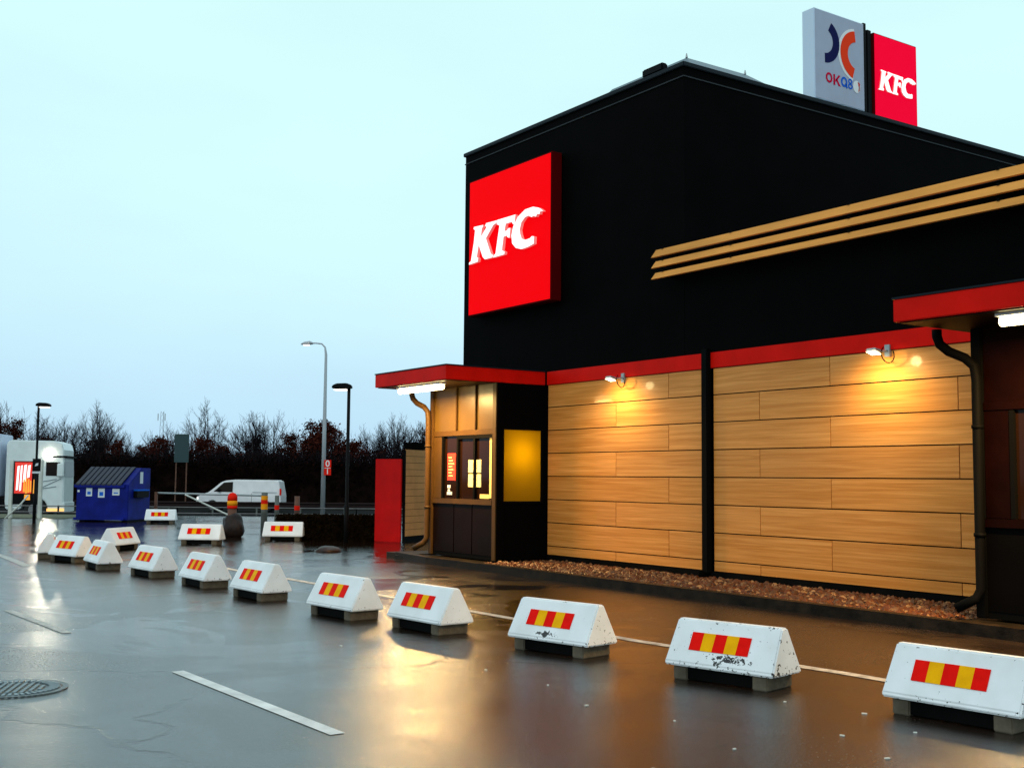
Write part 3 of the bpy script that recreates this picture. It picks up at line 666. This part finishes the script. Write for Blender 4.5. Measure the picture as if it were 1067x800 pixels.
def rock_mesh(sx, sy, sz, seed, sub=3):
    bm = bmesh.new(); bmesh.ops.create_icosphere(bm, subdivisions=sub, radius=1)
    rg = random.Random(seed); import mathutils
    for v in bm.verts:
        nn = mathutils.noise.noise(v.co*1.3+Vector((seed, 0, 0)))*.35 + mathutils.noise.noise(v.co*3.1+Vector((0, seed, 0)))*.12
        v.co *= 1+nn; v.co = Vector((v.co.x*sx, v.co.y*sy, max(-.75, v.co.z)*sz))
    me = bpy.data.meshes.new('boulder'); bm.to_mesh(me); bm.free()
    for q in me.polygons: q.use_smooth = True
    return me
def rock_obj(name, loc, s, seed, mt, label, cat):
    me = rock_mesh(*s, seed); me.materials.append(mt); o = bpy.data.objects.new(name, me); COL.objects.link(o); o.location = loc; return tag(o, label, cat)
rock_obj('boulder', (-7.32, 30.95, .26), (.30, .30, .36), 3, M['rock'], 'dark brown boulder below the red and orange marker post', 'boulder')
rock_obj('stone', (-3.93, 25.2, .02), (.27, .34, .09), 8, M['rock'], 'flat dark lump lying at the edge of the puddle before the hedge', 'stone')
bo = empty('marker_bollard', (-7.50, 31.5, 0), 0, 'rounded red marker bollard with orange band behind the boulder', 'bollard')
MB().tube([(0, 0, 0), (0, 0, .72)], .12, 16).build('post', M['post_brown'], bo, smooth=True)
mb = MB(); mb.tube([(0, 0, .722), (0, 0, .80)], .135, 16, 0); mb.tube([(0, 0, .80), (0, 0, .93)], .137, 16, 1); mb.tube([(0, 0, .93), (0, 0, 1.05), (0, 0, 1.12), (0, 0, 1.15)], [.135, .13, .09, .02], 16, 0)
mb.build('reflective_head', [M['bollard_red'], M['bollard_yel']], bo, smooth=True)
for x, y, h, rr, mt, lb in ((-7.27, 34.5, 1.12, .095, 'post_grey', 'grey marker post with broad orange bands at the end of the gate arm'), (-7.28, 36.4, 1.0, .07, 'post_grey', 'slim grey marker post with green cap behind the far barrier'), (-6.80, 37.2, .97, .085, 'post_brown', 'brown marker post with red band standing left of the hedge')):
    e = empty('marker_post', (x, y, 0), 0, lb, 'post', 'marker posts between the gate and the hedge')
    MB().tube([(0, 0, 0), (0, 0, h)], [rr, rr*.95], 14).build('post', M[mt], e, smooth=True)
    q = MB()
    if 'broad' in lb:
        q.tube([(0, 0, h-.50), (0, 0, h-.34)], rr*1.04, 14, 1, False); q.tube([(0, 0, h-.34), (0, 0, h-.22)], rr*1.05, 14, 0, False); q.tube([(0, 0, h-.22), (0, 0, h-.10)], rr*1.04, 14, 1, False)
    else: q.tube([(0, 0, h-.44), (0, 0, h-.30)], rr*1.05, 14, 0, False)
    q.build('reflective_band', [M['bollard_red'], M['bollard_yel']], e, smooth=True)
ga = empty('barrier_gate', (-13.35, 44, 0), 0, 'lowered gate arm with diagonal brace between the dumpster and the marker posts', 'gate')
MB().box(-.05, .05, -.05, .05, 0, .97).build('post', M['post_brown'], ga)
MB().tube([(0, 0, .93), (4.0, 0, .86)], .034, 8).build('arm', M['steel'], ga, smooth=True)
MB().tube([(1.1, -.05, .88), (2.75, -.15, .14), (2.9, -.16, .10)], .03, 8).build('brace', M['pole_white'], ga, smooth=True)
lg = random.Random(5)
for i in range(13):
    x, y = [(2.1, 7.5), (2.45, 8.2), (1.1, 7.9), (2.2, 6.9), (.3, 9.2), (2.0, 8.6), (-.2, 9.9), (1.35, 7.1), (2.6, 7.6), (.55, 8.4), (.8, 6.6), (-1.6, 11.2), (1.9, 6.3)][i]
    s = lg.uniform(.006, .013); q = MB().box(-s*lg.uniform(1, 2.2), s, -s*.7, s*.7, 0, .006)
    o = q.build('litter', M['litter'], None, (x, y, .001), lg.random()*3)
    tag(o, 'tiny pale scrap of litter on the wet asphalt in front of the barriers', 'litter', 'scraps of litter on the asphalt')

# ================================================================== HEDGE
def leaf_cloud(mb, fn, cnt, s, rg, mi=0):
    for i in range(cnt):
        c = Vector(fn(rg)); a = Vector((rg.gauss(0, 1), rg.gauss(0, 1), rg.gauss(0, 1))).normalized(); b_ = a.orthogonal().normalized(); c2 = a.cross(b_); q = s*rg.uniform(.5, 1.3)
        mb.add([c+b_*q, c+c2*q*.6, c-b_*q, c-c2*q*.6], [(0, 1, 2, 3)], mi)
rg = random.Random(2)
hd = empty('hedge', (-4.62, 29.75, 0), 0, 'low dark clipped hedge left of the red panel behind the puddle', 'hedge')
MB().box(-1.2, 1.2, -.38, .38, 0, .58).build('core', M['soil'], hd)
mb = MB(); leaf_cloud(mb, lambda g: (g.uniform(-1.27, 1.27), -.38-abs(g.gauss(0, .03)), g.uniform(0, .62)), 3500, .035, rg)
leaf_cloud(mb, lambda g: (g.uniform(-1.27, 1.27), g.uniform(-.42, .42), .6+g.uniform(-.05, .035)), 3000, .035, rg)
leaf_cloud(mb, lambda g: (g.choice((-1.25, 1.25))+g.uniform(-.04, .04), g.uniform(-.42, .42), g.uniform(0, .62)), 1000, .035, rg)
mb.build('foliage', M['hedge'], hd)

# ================================================================== RAILINGS along the main road
gr = empty('guard_rail', (-22, 49, 0), 0, 'long low steel railing with two pipes along the main road', 'guard rail')
MB().tube([(-25, 0, .27), (34, 0, .27)], .022, 8).build('top_rail', M['railmat'], gr, smooth=True)
MB().tube([(-25, 0, .02), (34, 0, .02)], .022, 8).build('lower_rail', M['railmat'], gr, smooth=True)
for k in range(24): MB().box(-24.5+k*2.5, -24.44+k*2.5, .03, .08, -.55, .30).build('post', M['pole_black'], gr)
g2 = empty('guard_rail', (-22, 66.5, -.62), 0, 'far steel guard rail in the middle of the main road', 'guard rail')
mb = MB(); mb.prism([(0, .45), (-.06, .50), (0, .56), (0, .62), (-.06, .68), (0, .75), (.02, .75), (.02, .45)], -60, 60, lambda u, v, d: (d, u, v)); mb.build('beam', M['railred'], g2)
for k in range(40): MB().box(-50+k*2.5, -49.92+k*2.5, .03, .1, 0, .7).build('post', M['post_grey'], g2)

# ================================================================== LAMP POSTS
def short_lamp(x, y, h, d, label):
    e = empty('lamp_post', (x, y, 0), 0, label, 'street lamp', 'short black lamp posts in the yard')
    MB().tube([(0, 0, 0), (0, 0, .9), (0, 0, .92), (0, 0, h)], [.06, .06, .042, .040], 12).build('pole', M['pole_black'], e, smooth=True)
    mb = MB(); mb.prism([(-.08, h-.02), (.30, h-.05), (.42, h-.02), (.40, h+.04), (.30, h+.09), (.05, h+.10), (-.06, h+.06)], -.13, .13, lambda u, v, q: (u*d, q, v)); mb.build('lamp_head', M['pole_black'], e, bevel=.015)
    MB().box(min(.05*d, .36*d), max(.05*d, .36*d), -.10, .10, h-.075, h-.05).build('lens', M['street_lens'], e)
    return e
short_lamp(-4.03, 28.7, 3.80, -1, 'short black lamp post with lit head standing beside the hedge')
short_lamp(-16.85, 41.4, 4.03, 1, 'short black lamp post with small notice plate beside the lit advert')
e = empty('street_lamp', (-10.68, 66.4, -.62), 0, 'tall pale grey street lamp with curved arm by the main road', 'street lamp')
MB().tube([(0, 0, 0), (0, 0, 5), (0, 0, 9.2), (-.06, 0, 9.6), (-.25, 0, 9.8), (-.6, 0, 9.84), (-1.0, 0, 9.82)], [.14, .11, .075, .05, .045, .04, .04], 12).build('pole', M['pole_grey'], e, smooth=True)
mb = MB(); mb.tube([(-.75, 0, 9.82), (-.95, 0, 9.85), (-1.25, 0, 9.82), (-1.45, 0, 9.77)], [.05, .12, .10, .03], 10); mb.build('lamp_head', M['pole_grey'], e, smooth=True)
MB().box(-1.3, -.95, -.08, .08, 9.70, 9.73).build('lens', M['street_lens'], e)
def text(s, size, mt, parent, loc, rot, ex=.003, name='lettering', bold=.012):
    cu = bpy.data.curves.new(name, 'FONT'); cu.body = s; cu.size = size; cu.extrude = ex; cu.align_x = 'CENTER'; cu.align_y = 'CENTER'; cu.offset = bold*size
    t = bpy.data.objects.new(name, cu); COL.objects.link(t); dg = bpy.context.evaluated_depsgraph_get(); dg.update()
    me = bpy.data.meshes.new_from_object(t.evaluated_get(dg)); bpy.data.objects.remove(t)
    me.materials.clear(); me.materials.append(mt); o = bpy.data.objects.new(name, me); COL.objects.link(o); o.parent = parent; o.location = loc; o.rotation_euler = rot; return o
e = empty('route_sign', (-10.42, 66.2, 1.68), 0, 'two small red plates with white numerals 0 and 1 on the tall street lamp', 'sign')
MB().box(-.2, .2, -.01, .01, .0, .38).box(-.2, .2, -.01, .01, .42, .86).build('plate', M['bollard_red'], e)
text('1', .42, M['white'], e, (0, -.013, .19), (R(90), 0, 0)); text('0', .50, M['white'], e, (0, -.013, .64), (R(90), 0, 0))
MB().box(-.17, .17, -.014, -.011, .385, .415).build('divider', M['white'], e)

# ================================================================== ADVERT STAND, SMALL PLATE
e = empty('advert_stand', (-17.5, 42.2, 0), 0, 'lit advert panel with fries between two pale posts at the left edge', 'advertising stand')
for x in (-.55, .51): MB().box(x-.07, x+.07, -.05, .05, 0, 2.10).build('post', M['pole_white'], e, bevel=.02)
MB().box(-.46, .42, -.04, .04, .50, 2.06).build('panel_frame', M['pole_black'], e)
MB().box(-.42, .20, -.048, -.041, .90, 2.02).build('poster', M['ad_red'], e)
mb = MB()
for x0, x1, z0_, z1_ in ((-.36, -.28, 1.0, 1.9), (-.24, -.17, .98, 1.92), (-.12, -.02, 1.30, 1.94), (.02, .12, 1.45, 1.93)):
    mb.add([(x0, -.052, z0_), (x1, -.052, z0_+.03), (x1+.03, -.052, z1_), (x0+.03, -.052, z1_-.03)], [(0, 1, 2, 3)])
mb.build('poster_stripe', M['ad_white'], e)
mb = MB()
for i, (x0, x1, z0_, z1_) in enumerate(((-.10, -.03, .95, 1.40), (-.02, .05, .90, 1.46), (.06, .13, .93, 1.42), (.14, .20, .95, 1.36), (.26, .31, .9, 1.40), (-.05, .17, .66, .86))):
    mb.add([(x0, -.055, z0_), (x1, -.055, z0_), (x1-.01, -.055, z1_), (x0+.01, -.055, z1_)], [(0, 1, 2, 3)])
mb.build('poster_fries', M['ad_orange'], e)
e = empty('notice_plate', (-16.80, 41.32, 1.70), 0, 'small black notice plate with white symbol on the left lamp post', 'sign')
MB().box(-.15, .14, -.015, .0, 0, .44).build('plate', M['pole_black'], e)
MB().box(-.15, .14, -.015, .0, -.08, -.01).build('plate', M['paperw'], e)
mb = MB(); mb.add([(-.06+.05*0, -.018, .17), (.05, -.018, .20), (.06, -.018, .29), (-.03, -.018, .27)], [(0, 1, 2, 3)]); mb.build('symbol', M['paperw'], e)
MB().tube([(-.12, .0, -1.7), (.06, .0, -1.2)], .02, 8).build('stay', M['pole_white'], e) if False else None
o = MB().tube([(-17.75, 41.1, .03), (-17.25, 41.2, .55), (-17.05, 41.3, .85)], .03, 8).build('leaning_stay', M['pole_white'], None, smooth=True)
tag(o, 'pale slanting stay pole leaning before the lit advert', 'pole')

# ================================================================== DUMPSTER
e = empty('dumpster', (-13.92, 39.9, 0), R(-9), 'dark blue steel dumpster with sloping ribbed lid and white labels', 'dumpster')
S = [(-.0, .06), (.0, 1.26), (.95, 1.84), (1.6, 1.84), (1.6, .06)]
mb = MB(); mb.prism(S, -.98, .92, lambda u, v, d: (d, u, v)); mb.build('body', M['blue_bin'], e, bevel=.02)
mb = MB(); 
for k in range(9):
    x0 = -.99+k*.19
    mb.prism([(-.09, 1.23), (-.07, 1.29), (.93, 1.88), (.95, 1.84)], x0, x0+.165, lambda u, v, d: (d, u, v))
mb.build('lid', M['bin_lid'], e, bevel=.012)
MB().box(-1.03, .80, -.07, -.005, 1.16, 1.26).build('rim_bar', M['blue_bin'], e); MB().box(-1.03, .80, -.06, -.005, .06, .14).build('rim_bar', M['blue_bin'], e)
mb = MB().box(.925, 1.06, .35, 1.25, .82, 1.05); mb.build('fork_pocket', M['pole_black'], e, bevel=.01)
MB().box(.93, 1.075, .36, 1.24, 1.052, 1.10).build('pocket_edge', M['blue'], e)
for x0, x1, z0_, z1_ in ((-.62, -.40, .86, 1.14), (-.18, .06, .82, 1.13), (.34, .60, .90, 1.12)):
    l = MB().box(x0, x1, -.012, -.004, z0_, z1_).build('sticker', M['paperw'], e)
    q = MB().box(x0+.05, x1-.05, -.015, -.0125, z0_+.06, z1_-.12).build('pictogram', M['blue'], l)
MB().box(-.94, -.86, -.012, -.004, 1.0, 1.07).build('sticker', M['paperw'], e)
MB().box(.925, .93, .80, 1.02, 1.30, 1.70).build('sticker', M['paperw'], e)
for x in (-.8, .75): MB().box(x-.1, x+.1, .1, 1.5, 0, .058).build('skid', M['pole_black'], e)

# ================================================================== VEHICLES (in the far lanes, at rest)
def wheel(parent, x, y, z, r_, w=.24):
    t = MB(); t.tube([(0, -w/2, 0), (0, -w/2+.03, 0), (0, w/2-.03, 0), (0, w/2, 0)], [r_*.93, r_, r_, r_*.93], 24)
    o = t.build('wheel', M['rubber'], parent, (x, y, z), smooth=False)
    q = MB(); q.tube([(0, -w/2-.012, 0), (0, -w/2+.02, 0)], r_*.6, 20); q.tube([(0, -w/2-.03, 0), (0, -w/2-.01, 0)], r_*.2, 12); q.build('rim', M['rim'], o)
def vehicle_van():
    e = empty('van', (-16.75, 73, -.62), 0, 'white panel van driving left on the main road behind the gate', 'van')
    # x: nose at -2.6, tail at +2.55
    side = [(-2.62, .42), (-2.66, .72), (-2.60, .92), (-2.30, 1.08), (-1.88, 1.20), (-1.15, 1.82), (-.85, 1.93), (-.3, 1.98), (2.2, 1.97), (2.40, 1.90), (2.55, 1.0), (2.55, .40), (1.95, .34), (1.92, .5), (1.80, .66), (1.6, .72), (1.4, .66), (1.28, .5), (1.25, .34),
            (-1.30, .34), (-1.33, .5), (-1.45, .66), (-1.65, .72), (-1.85, .66), (-1.97, .5), (-2.0, .34), (-2.45, .32)]
    mb = MB(); yw = lambda z: .93 if z < 1.15 else .93-(z-1.15)*.14
    n = len(side); vs = [(x, -yw(z), z) for x, z in side]+[(x, yw(z), z) for x, z in side]
    fs = [tuple(range(n)), tuple(range(2*n-1, n-1, -1))]+[(i, n+i, n+(i+1) % n, (i+1) % n) for i in range(n)]
    mb.add(vs, fs); body = mb.build('body', M['van_white'], e, bevel=.035, seg=2)
    def win(pts, name='side_window', off=.006):
        q = MB(); q.add([(x, -yw(z)-off, z) for x, z in pts], [tuple(range(len(pts)))]); q.build(name, M['glass'], e)
    win([(-1.60, 1.24), (-.98, 1.80), (-.42, 1.84), (-.42, 1.22)], 'side_window', .012)
    q = MB(); q.add([(-1.90, -.80, 1.225), (-1.90, .80, 1.225), (-1.19, .74, 1.83), (-1.19, -.74, 1.83)], [(0, 1, 2, 3)]); o = q.build('windscreen', M['glass'], e); o.location = (-.028, 0, .02)
    for x in (-.40, .75): MB().box(x, x+.015, -.94, -.934, .45, 1.15).build('door_seam', M['pole_black'], e)
    MB().box(.8, 2.3, -.945, -.932, 1.20, 1.225).build('slide_rail', M['greyframe'], e)
    MB().box(-.75, -.58, -.96, -.932, 1.05, 1.09).build('door_handle', M['greyframe'], e)
    MB().box(-2.62, -2.48, -.95, -.55, .72, .92).build('headlight', M['ad_white'], e, bevel=.03)
    MB().box(-2.70, -2.50, -.92, .92, .40, .60).build('bumper', M['greyframe'], e, bevel=.03)
    MB().box(-1.32, -1.15, -1.12, -.95, 1.22, 1.42).build('mirror', M['pole_black'], e, bevel=.03)
    MB().box(2.48, 2.57, -.95, -.80, 1.05, 1.45).build('tail_light', M['bollard_red'], e)
    for x in (-1.65, 1.6):
        for y in (-.80, .80): wheel(e, x, y, .33, .33)
vehicle_van()
def vehicle_truck():
    tr = empty('semi_trailer', (-24.98, 57.66, -.62), R(10), 'long pale blue box trailer behind the truck cab, cut by the left photo edge', 'trailer')
    MB().box(-13.4, 0, -1.28, 1.28, 1.12, 4.14).build('box', M['trailer'], tr, bevel=.04)
    MB().box(-13.3, -.3, -.5, .5, .75, 1.11).build('chassis', M['pole_black'], tr)
    MB().box(-10.5, -.8, -1.26, -1.20, .35, .68).box(-10.5, -.8, -1.26, -1.20, .74, .98).build('side_skirt', M['skirt'], tr)
    for x in (-11.8, -10.5, -9.2):
        wheel(tr, x, -1.05, .5, .5, .3)
    e = empty('truck', (-23.65, 57.9, -.62), R(10), 'pale green white truck tractor with bright lamp driving right past the dumpster', 'truck')
    side = [(-1.05, .9), (-1.05, 3.7), (-.9, 3.86), (1.1, 3.84), (1.50, 3.74), (1.60, 3.4), (1.65, 2.1), (1.66, .95), (1.62, .38), (.98, .36), (.95, .55), (.85, .85), (.6, 1.05), (.3, 1.08), (0, 1.0), (-.25, .75), (-.32, .5), (-1.0, .5)]
    mb = MB(); mb.prism(side, -1.22, 1.22, lambda u, v, d: (u, d, v)); mb.build('cab', M['truck_white'], e, bevel=.05)
    MB().box(.80, 1.45, -1.236, -1.224, 2.14, 2.80).build('side_window', M['glass'], e)
    q = MB(); q.add([(1.63, -1.1, 2.85), (1.63, 1.1, 2.85), (1.66, 1.12, 2.1), (1.66, -1.12, 2.1)], [(0, 1, 2, 3)]); q.build('windscreen', M['pole_grey'], e, (.012, 0, 0))
    MB().box(1.0, 1.75, -1.24, 1.24, 3.02, 3.12).build('sun_visor', M['pole_black'], e, bevel=.02)
    q = MB()
    for k, (a, b_, c_, d_) in enumerate(((-.45, 1.75, 1.3, 1.98), (-.45, 1.45, 1.3, 1.62), (-.1, 1.3, 1.5, 2.0))): q.tube([(a, -1.232, b_), ((a+c_)/2, -1.232, (b_+d_)/2-.05), (c_, -1.232, d_)], .018, 6)
    q.build('swoosh_line', M['greyframe'], e)
    MB().box(1.55, 1.72, -1.23, 1.23, .36, .85).build('bumper', M['truck_white'], e, bevel=.03)
    MB().box(.9, 1.70, -1.25, -1.20, .42, .56).build('bumper_lamp', M['amber'], e)
    MB().box(1.35, 1.66, -1.45, -1.26, 2.1, 2.75).build('mirror', M['truck_white'], e, bevel=.04)
    MB().box(-1.9, -1.06, -1.1, 1.1, .6, 1.05).build('chassis', M['pole_black'], e)
    q = MB(); q.tube([(.95, -1.36, 3.16), (.95, -1.26, 3.16)], [.13, .15], 14); q.build('work_lamp', M['headlight'], e)
    wheel(e, .35, -1.05, .5, .5, .3); wheel(e, .35, 1.05, .5, .5, .3); wheel(e, -2.2, -1.05, .5, .5, .3)
    ld = bpy.data.lights.new('lamp_glow', 'SPOT'); ld.energy = 480; ld.color = (1, .88, .66); ld.shadow_soft_size = .14; ld.spot_size = R(110); ld.spot_blend = .6
    lo = bpy.data.objects.new('lamp_glow', ld); COL.objects.link(lo); lo.parent = e; lo.location = (.95, -1.50, 3.16); lo.rotation_euler = (R(-80), 0, R(-32))
vehicle_truck()

# ================================================================== FAR SIGN, MAST
e = empty('direction_sign', (-24.05, 85, -.66), 0, 'tall narrow dark road sign seen from behind in front of the trees', 'sign')
MB().box(-.52, .52, -.03, .03, 3.2, 5.25).build('board', M['green_sign'], e)
for x in (-.38, .38): MB().tube([(x, .06, 0), (x, .06, 5.2)], .05, 8).build('pole', M['post_brown'], e)
e = empty('antenna_mast', (-90, 300, -.66), 0, 'distant lattice antenna mast rising above the trees', 'mast')
mb = MB()
for sx, sy in ((-1, -1), (1, -1), (0, 1)): mb.tube([(sx*.8, sy*.8, 0), (sx*.4, sy*.4, 18.5)], .05, 4)
for k in range(11):
    z = k*1.7; s0 = .8-.4*z/18.5; s1 = .8-.4*(z+1.7)/18.5; mb.tube([(-s0, -s0, z), (s1, -s1, z+1.7)], .03, 4); mb.tube([(s0, -s0, z), (-s1, -s1, z+1.7)], .03, 4)
mb.build('lattice', M['pole_grey'], e)
mb = MB()
for x in (-.9, .9): mb.box(x-.1, x+.1, -1.1, -.95, 16.2, 18.0)
mb.build('antenna', M['pole_grey'], e)

# ================================================================== TREES
def seg(mb, a, b_, r0, r1, n=3, mi=0):
    d = (b_-a).normalized(); x = d.orthogonal().normalized(); y = d.cross(x)
    vs = [a+(x*math.cos(2*math.pi*k/n)+y*math.sin(2*math.pi*k/n))*r0 for k in range(n)]+[b_+(x*math.cos(2*math.pi*k/n)+y*math.sin(2*math.pi*k/n))*r1 for k in range(n)]
    mb.add(vs, [(k, (k+1) % n, n+(k+1) % n, n+k) for k in range(n)], mi)
def tree_parts(kind, seed):
    rg = random.Random(seed); tk = MB(); cr_ = MB(); H = rg.uniform(6.0, 7.4) if kind == 'bare' else rg.uniform(5.2, 6.6)
    pts = [V(0, 0, 0)]; n = 9
    for i in range(1, n+1): pts.append(V(pts[-1].x+rg.gauss(0, .09), pts[-1].y+rg.gauss(0, .09), H*i/n))
    for i in range(n):
        r0 = .13*(1-i/n)+.018; r1 = .13*(1-(i+1)/n)+.018
        seg(tk, pts[i], pts[i+1], r0, r1, 7)
    def branch(p_, d, L, r_, lvl):
        q = p_; k = 5 if lvl < 2 else 3
        for i in range(k):
            d = (d + V(rg.gauss(0, .16), rg.gauss(0, .16), rg.gauss(.07, .10))).normalized(); q2 = q+d*L/k
            seg(cr_, q, q2, r_*(1-i/k*.7), r_*(1-(i+1)/k*.7), 3)
            if lvl < 3:
                for s in range(2 if lvl == 0 else (2 if lvl == 1 else 2)):
                    if rg.random() < .85:
                        dd = (d + V(rg.gauss(0, .55), rg.gauss(0, .55), rg.gauss(.25, .3))).normalized(); branch(q2, dd, L*rg.uniform(.35, .6), max(.011, r_*.5), lvl+1)
            if kind == 'leafy' and lvl >= 1:
                for s in range(2):
                    c = q2+V(rg.gauss(0, .22), rg.gauss(0, .22), rg.gauss(0, .2)); a = V(rg.gauss(0, 1), rg.gauss(0, 1), rg.gauss(0, 1)).normalized(); b1 = a.orthogonal().normalized(); b2 = a.cross(b1); w = rg.uniform(.04, .10)
                    cr_.add([c+b1*w, c+b2*w*.7, c-b1*w, c-b2*w*.7], [(0, 1, 2, 3)], 1)
            q = q2
    if kind == 'bare':
        nb = 11
        for i in range(nb):
            t = .22+.75*i/nb; z = t*n; i0 = int(z); p_ = pts[i0].lerp(pts[min(i0+1, n)], z-i0); a = rg.random()*6.28
            branch(p_, V(math.cos(a)*.6, math.sin(a)*.6, .9).normalized(), (1-t)*3.1+.9, .045*(1-t)+.016, 1 if i % 2 else 0 if i < 3 else 1)
    else:
        nb = 17
        for i in range(nb):
            t = .12+.86*i/nb; z = t*n; i0 = int(z); p_ = pts[i0].lerp(pts[min(i0+1, n)], z-i0); a = i*2.4+rg.random()
            branch(p_, V(math.cos(a), math.sin(a), .25).normalized(), (1-t)*1.7+.35, .04*(1-t)+.016, 1)
    return tk, cr_
protos = {'bare': [], 'leafy': []}
BARE_L = ['bare winter tree with upright twigs against the sky', 'bare spreading winter tree with fine twigs']
spots = []
tr_ = random.Random(31)
for kind, nprot in (('bare', 5), ('leafy', 4)):
    for k in range(nprot):
        tk, c_ = tree_parts(kind, 100+k*7+(50 if kind == 'leafy' else 0))
        root = empty('bare_tree' if kind == 'bare' else 'leafy_tree')
        tk.build('trunk', M['bark'], root); c_.build('crown', [M['twig'], M['leaf']], root); protos[kind].append([root, False])
# (x pixel in the far row is turned to metres here once: X = (px-533)/1213*Y)
def far_x(px, y): return (px-533)/1213.*y
plan = [('leafy', -6, 96, 1.12), ('leafy', 12, 97, .92), ('bare', 3, 99, 1.05), ('leafy', 28, 99, .8), ('bare', 50, 101, .72), ('bare', 62, 98, .74), ('bare', 80, 100, .80), ('bare', 94, 97, .92), ('bare', 110, 102, .78), ('leafy', 122, 96, .72), ('bare', 134, 101, .72),
        ('leafy', 152, 99, .68), ('leafy', 166, 96, .86), ('bare', 178, 100, .74), ('bare', 203, 102, .86), ('bare', 212, 99, .92), ('leafy', 219, 96, .86), ('leafy', 236, 98, .70), ('bare', 250, 101, .78), ('bare', 262, 98, .90), ('bare', 274, 100, .95), ('leafy', 286, 97, .66), ('leafy', 299, 99, .84), ('bare', 308, 101, .74),
        ('leafy', 327, 96, 1.10), ('leafy', 318, 98, .8), ('bare', 343, 100, .82), ('leafy', 353, 98, .82), ('leafy', 367, 97, .84), ('bare', 382, 100, .78), ('leafy', 392, 98, .62), ('bare', 408, 99, .8), ('leafy', 425, 97, .75), ('bare', 448, 99, .85), ('leafy', 470, 98, .8), ('bare', 500, 100, .85), ('leafy', 530, 98, .8), ('bare', 560, 99, .9), ('bare', -30, 99, .9), ('leafy', -50, 98, .9)]
for i in range(26):
    q_ = tr_.uniform(-10, 545) if i > 3 else 400+i*12
    plan.append(('bare' if tr_.random() < .75 else 'leafy', q_, tr_.uniform(103, 111), tr_.uniform(.74, .95)))
plan.sort(key=lambda t: t[1])
def near_what(px):
    if px < 20: return 'above the trailer at the left edge'
    if px < 75: return 'above the truck cab'
    if px < 158: return 'above the blue dumpster'
    if px < 200: return 'beside the dark road sign'
    if px < 300: return 'above the white van'
    if px < 345: return 'around the tall street lamp'
    if px < 400: return 'behind the short black lamp post'
    return 'hidden behind the restaurant'
cnt = {}
for kind, px, y, s in plan:
    i = tr_.randrange(len(protos[kind])); pr = protos[kind][i]
    root = pr[0] if not pr[1] else copy_tree(pr[0]); pr[1] = True
    root.location = (far_x(px, y), y, -.6); root.rotation_euler = (0, 0, tr_.random()*6.28); s *= 1.12; root.scale = (s, s, s)
    w = near_what(px); sz = 'tall' if s > .88 else 'medium' if s > .76 else 'low'
    key = (kind, w); cnt[key] = cnt.get(key, 0)+1
    ordn = (['leftmost'] + [w_+' from left' for w_ in ('second', 'third', 'fourth', 'fifth', 'sixth', 'seventh', 'eighth', 'ninth', 'tenth', 'eleventh', 'twelfth', 'thirteenth', 'fourteenth', 'fifteenth', 'sixteenth')])[cnt[key]-1]
    root['label'] = ('%s bare twiggy winter tree' % sz if kind == 'bare' else '%s reddish brown leafy tree' % sz) + ' %s, %s there' % (w, ordn)
    root['category'] = 'tree'; root['group'] = 'bare winter trees beyond the road' if kind == 'bare' else 'brown leafed trees beyond the road'
for kk in protos.values():
    for pr in kk:
        if not pr[1]:
            for ch in list(pr[0].children): bpy.data.objects.remove(ch)
            bpy.data.objects.remove(pr[0])
# dense dark thicket under the trees
rg = random.Random(77); mb = MB()
from mathutils import noise as mn
def topz(x): return 2.75+.30*mn.noise(Vector((x*.35, 3, 0)))+.22*mn.noise(Vector((x*1.3, 7, 0)))
xs = [-62+i*.5 for i in range(150)]
for yy, f_ in ((92.5, .0), (93.3, .78), (94.6, 1.0), (97, .98)): pass
prof = [(92.3, -.66, 0), (92.6, .9, .4), (93.2, 0, .85), (94.5, 0, 1.0), (97.5, 0, .95), (98, -.66, 0)]
vs = []; 
for x in xs:
    t = topz(x)+.66
    for yq, _, f_ in prof: vs.append((x, yq+mn.noise(Vector((x, yq, 1)))*.3, -.66+t*f_))
npf = len(prof)
mb.add(vs, [(i*npf+j, (i+1)*npf+j, (i+1)*npf+j+1, i*npf+j+1) for i in range(len(xs)-1) for j in range(npf-1)], 0)
def fn(g):
    x = g.uniform(-60, 12); u = g.random()
    if u < .6: return (x, g.uniform(92.2, 93.4), -.5+(topz(x)+.6)*g.random()**.7)
    return (x, g.uniform(93, 97), topz(x)+abs(g.gauss(0, .55))*(.4+1.4*abs(mn.noise(Vector((x*.4, 9, 1))))))
leaf_cloud(mb, fn, 22000, .12, rg, 0)
leaf_cloud(mb, lambda g: (g.uniform(-60, 12), g.uniform(93, 97), 2.5+abs(g.gauss(0, .5))), 3500, .10, rg, 2)
for i in range(9000):
    x = rg.uniform(-60, 12); b0 = V(x, rg.uniform(92.6, 97), topz(x)-.2); d = V(rg.gauss(0, .3), rg.gauss(0, .2), 1).normalized(); seg(mb, b0, b0+d*rg.uniform(.5, 2.0)*(.6+.8*abs(mn.noise(Vector((x*.5, 2, 5))))), .018, .008, 3, 1)
o = mb.build('thicket', [M['thicket'], M['twig'], M['leaf']]); tag(o, 'dense dark thicket of bushes under the far tree row', 'thicket', kind='stuff')
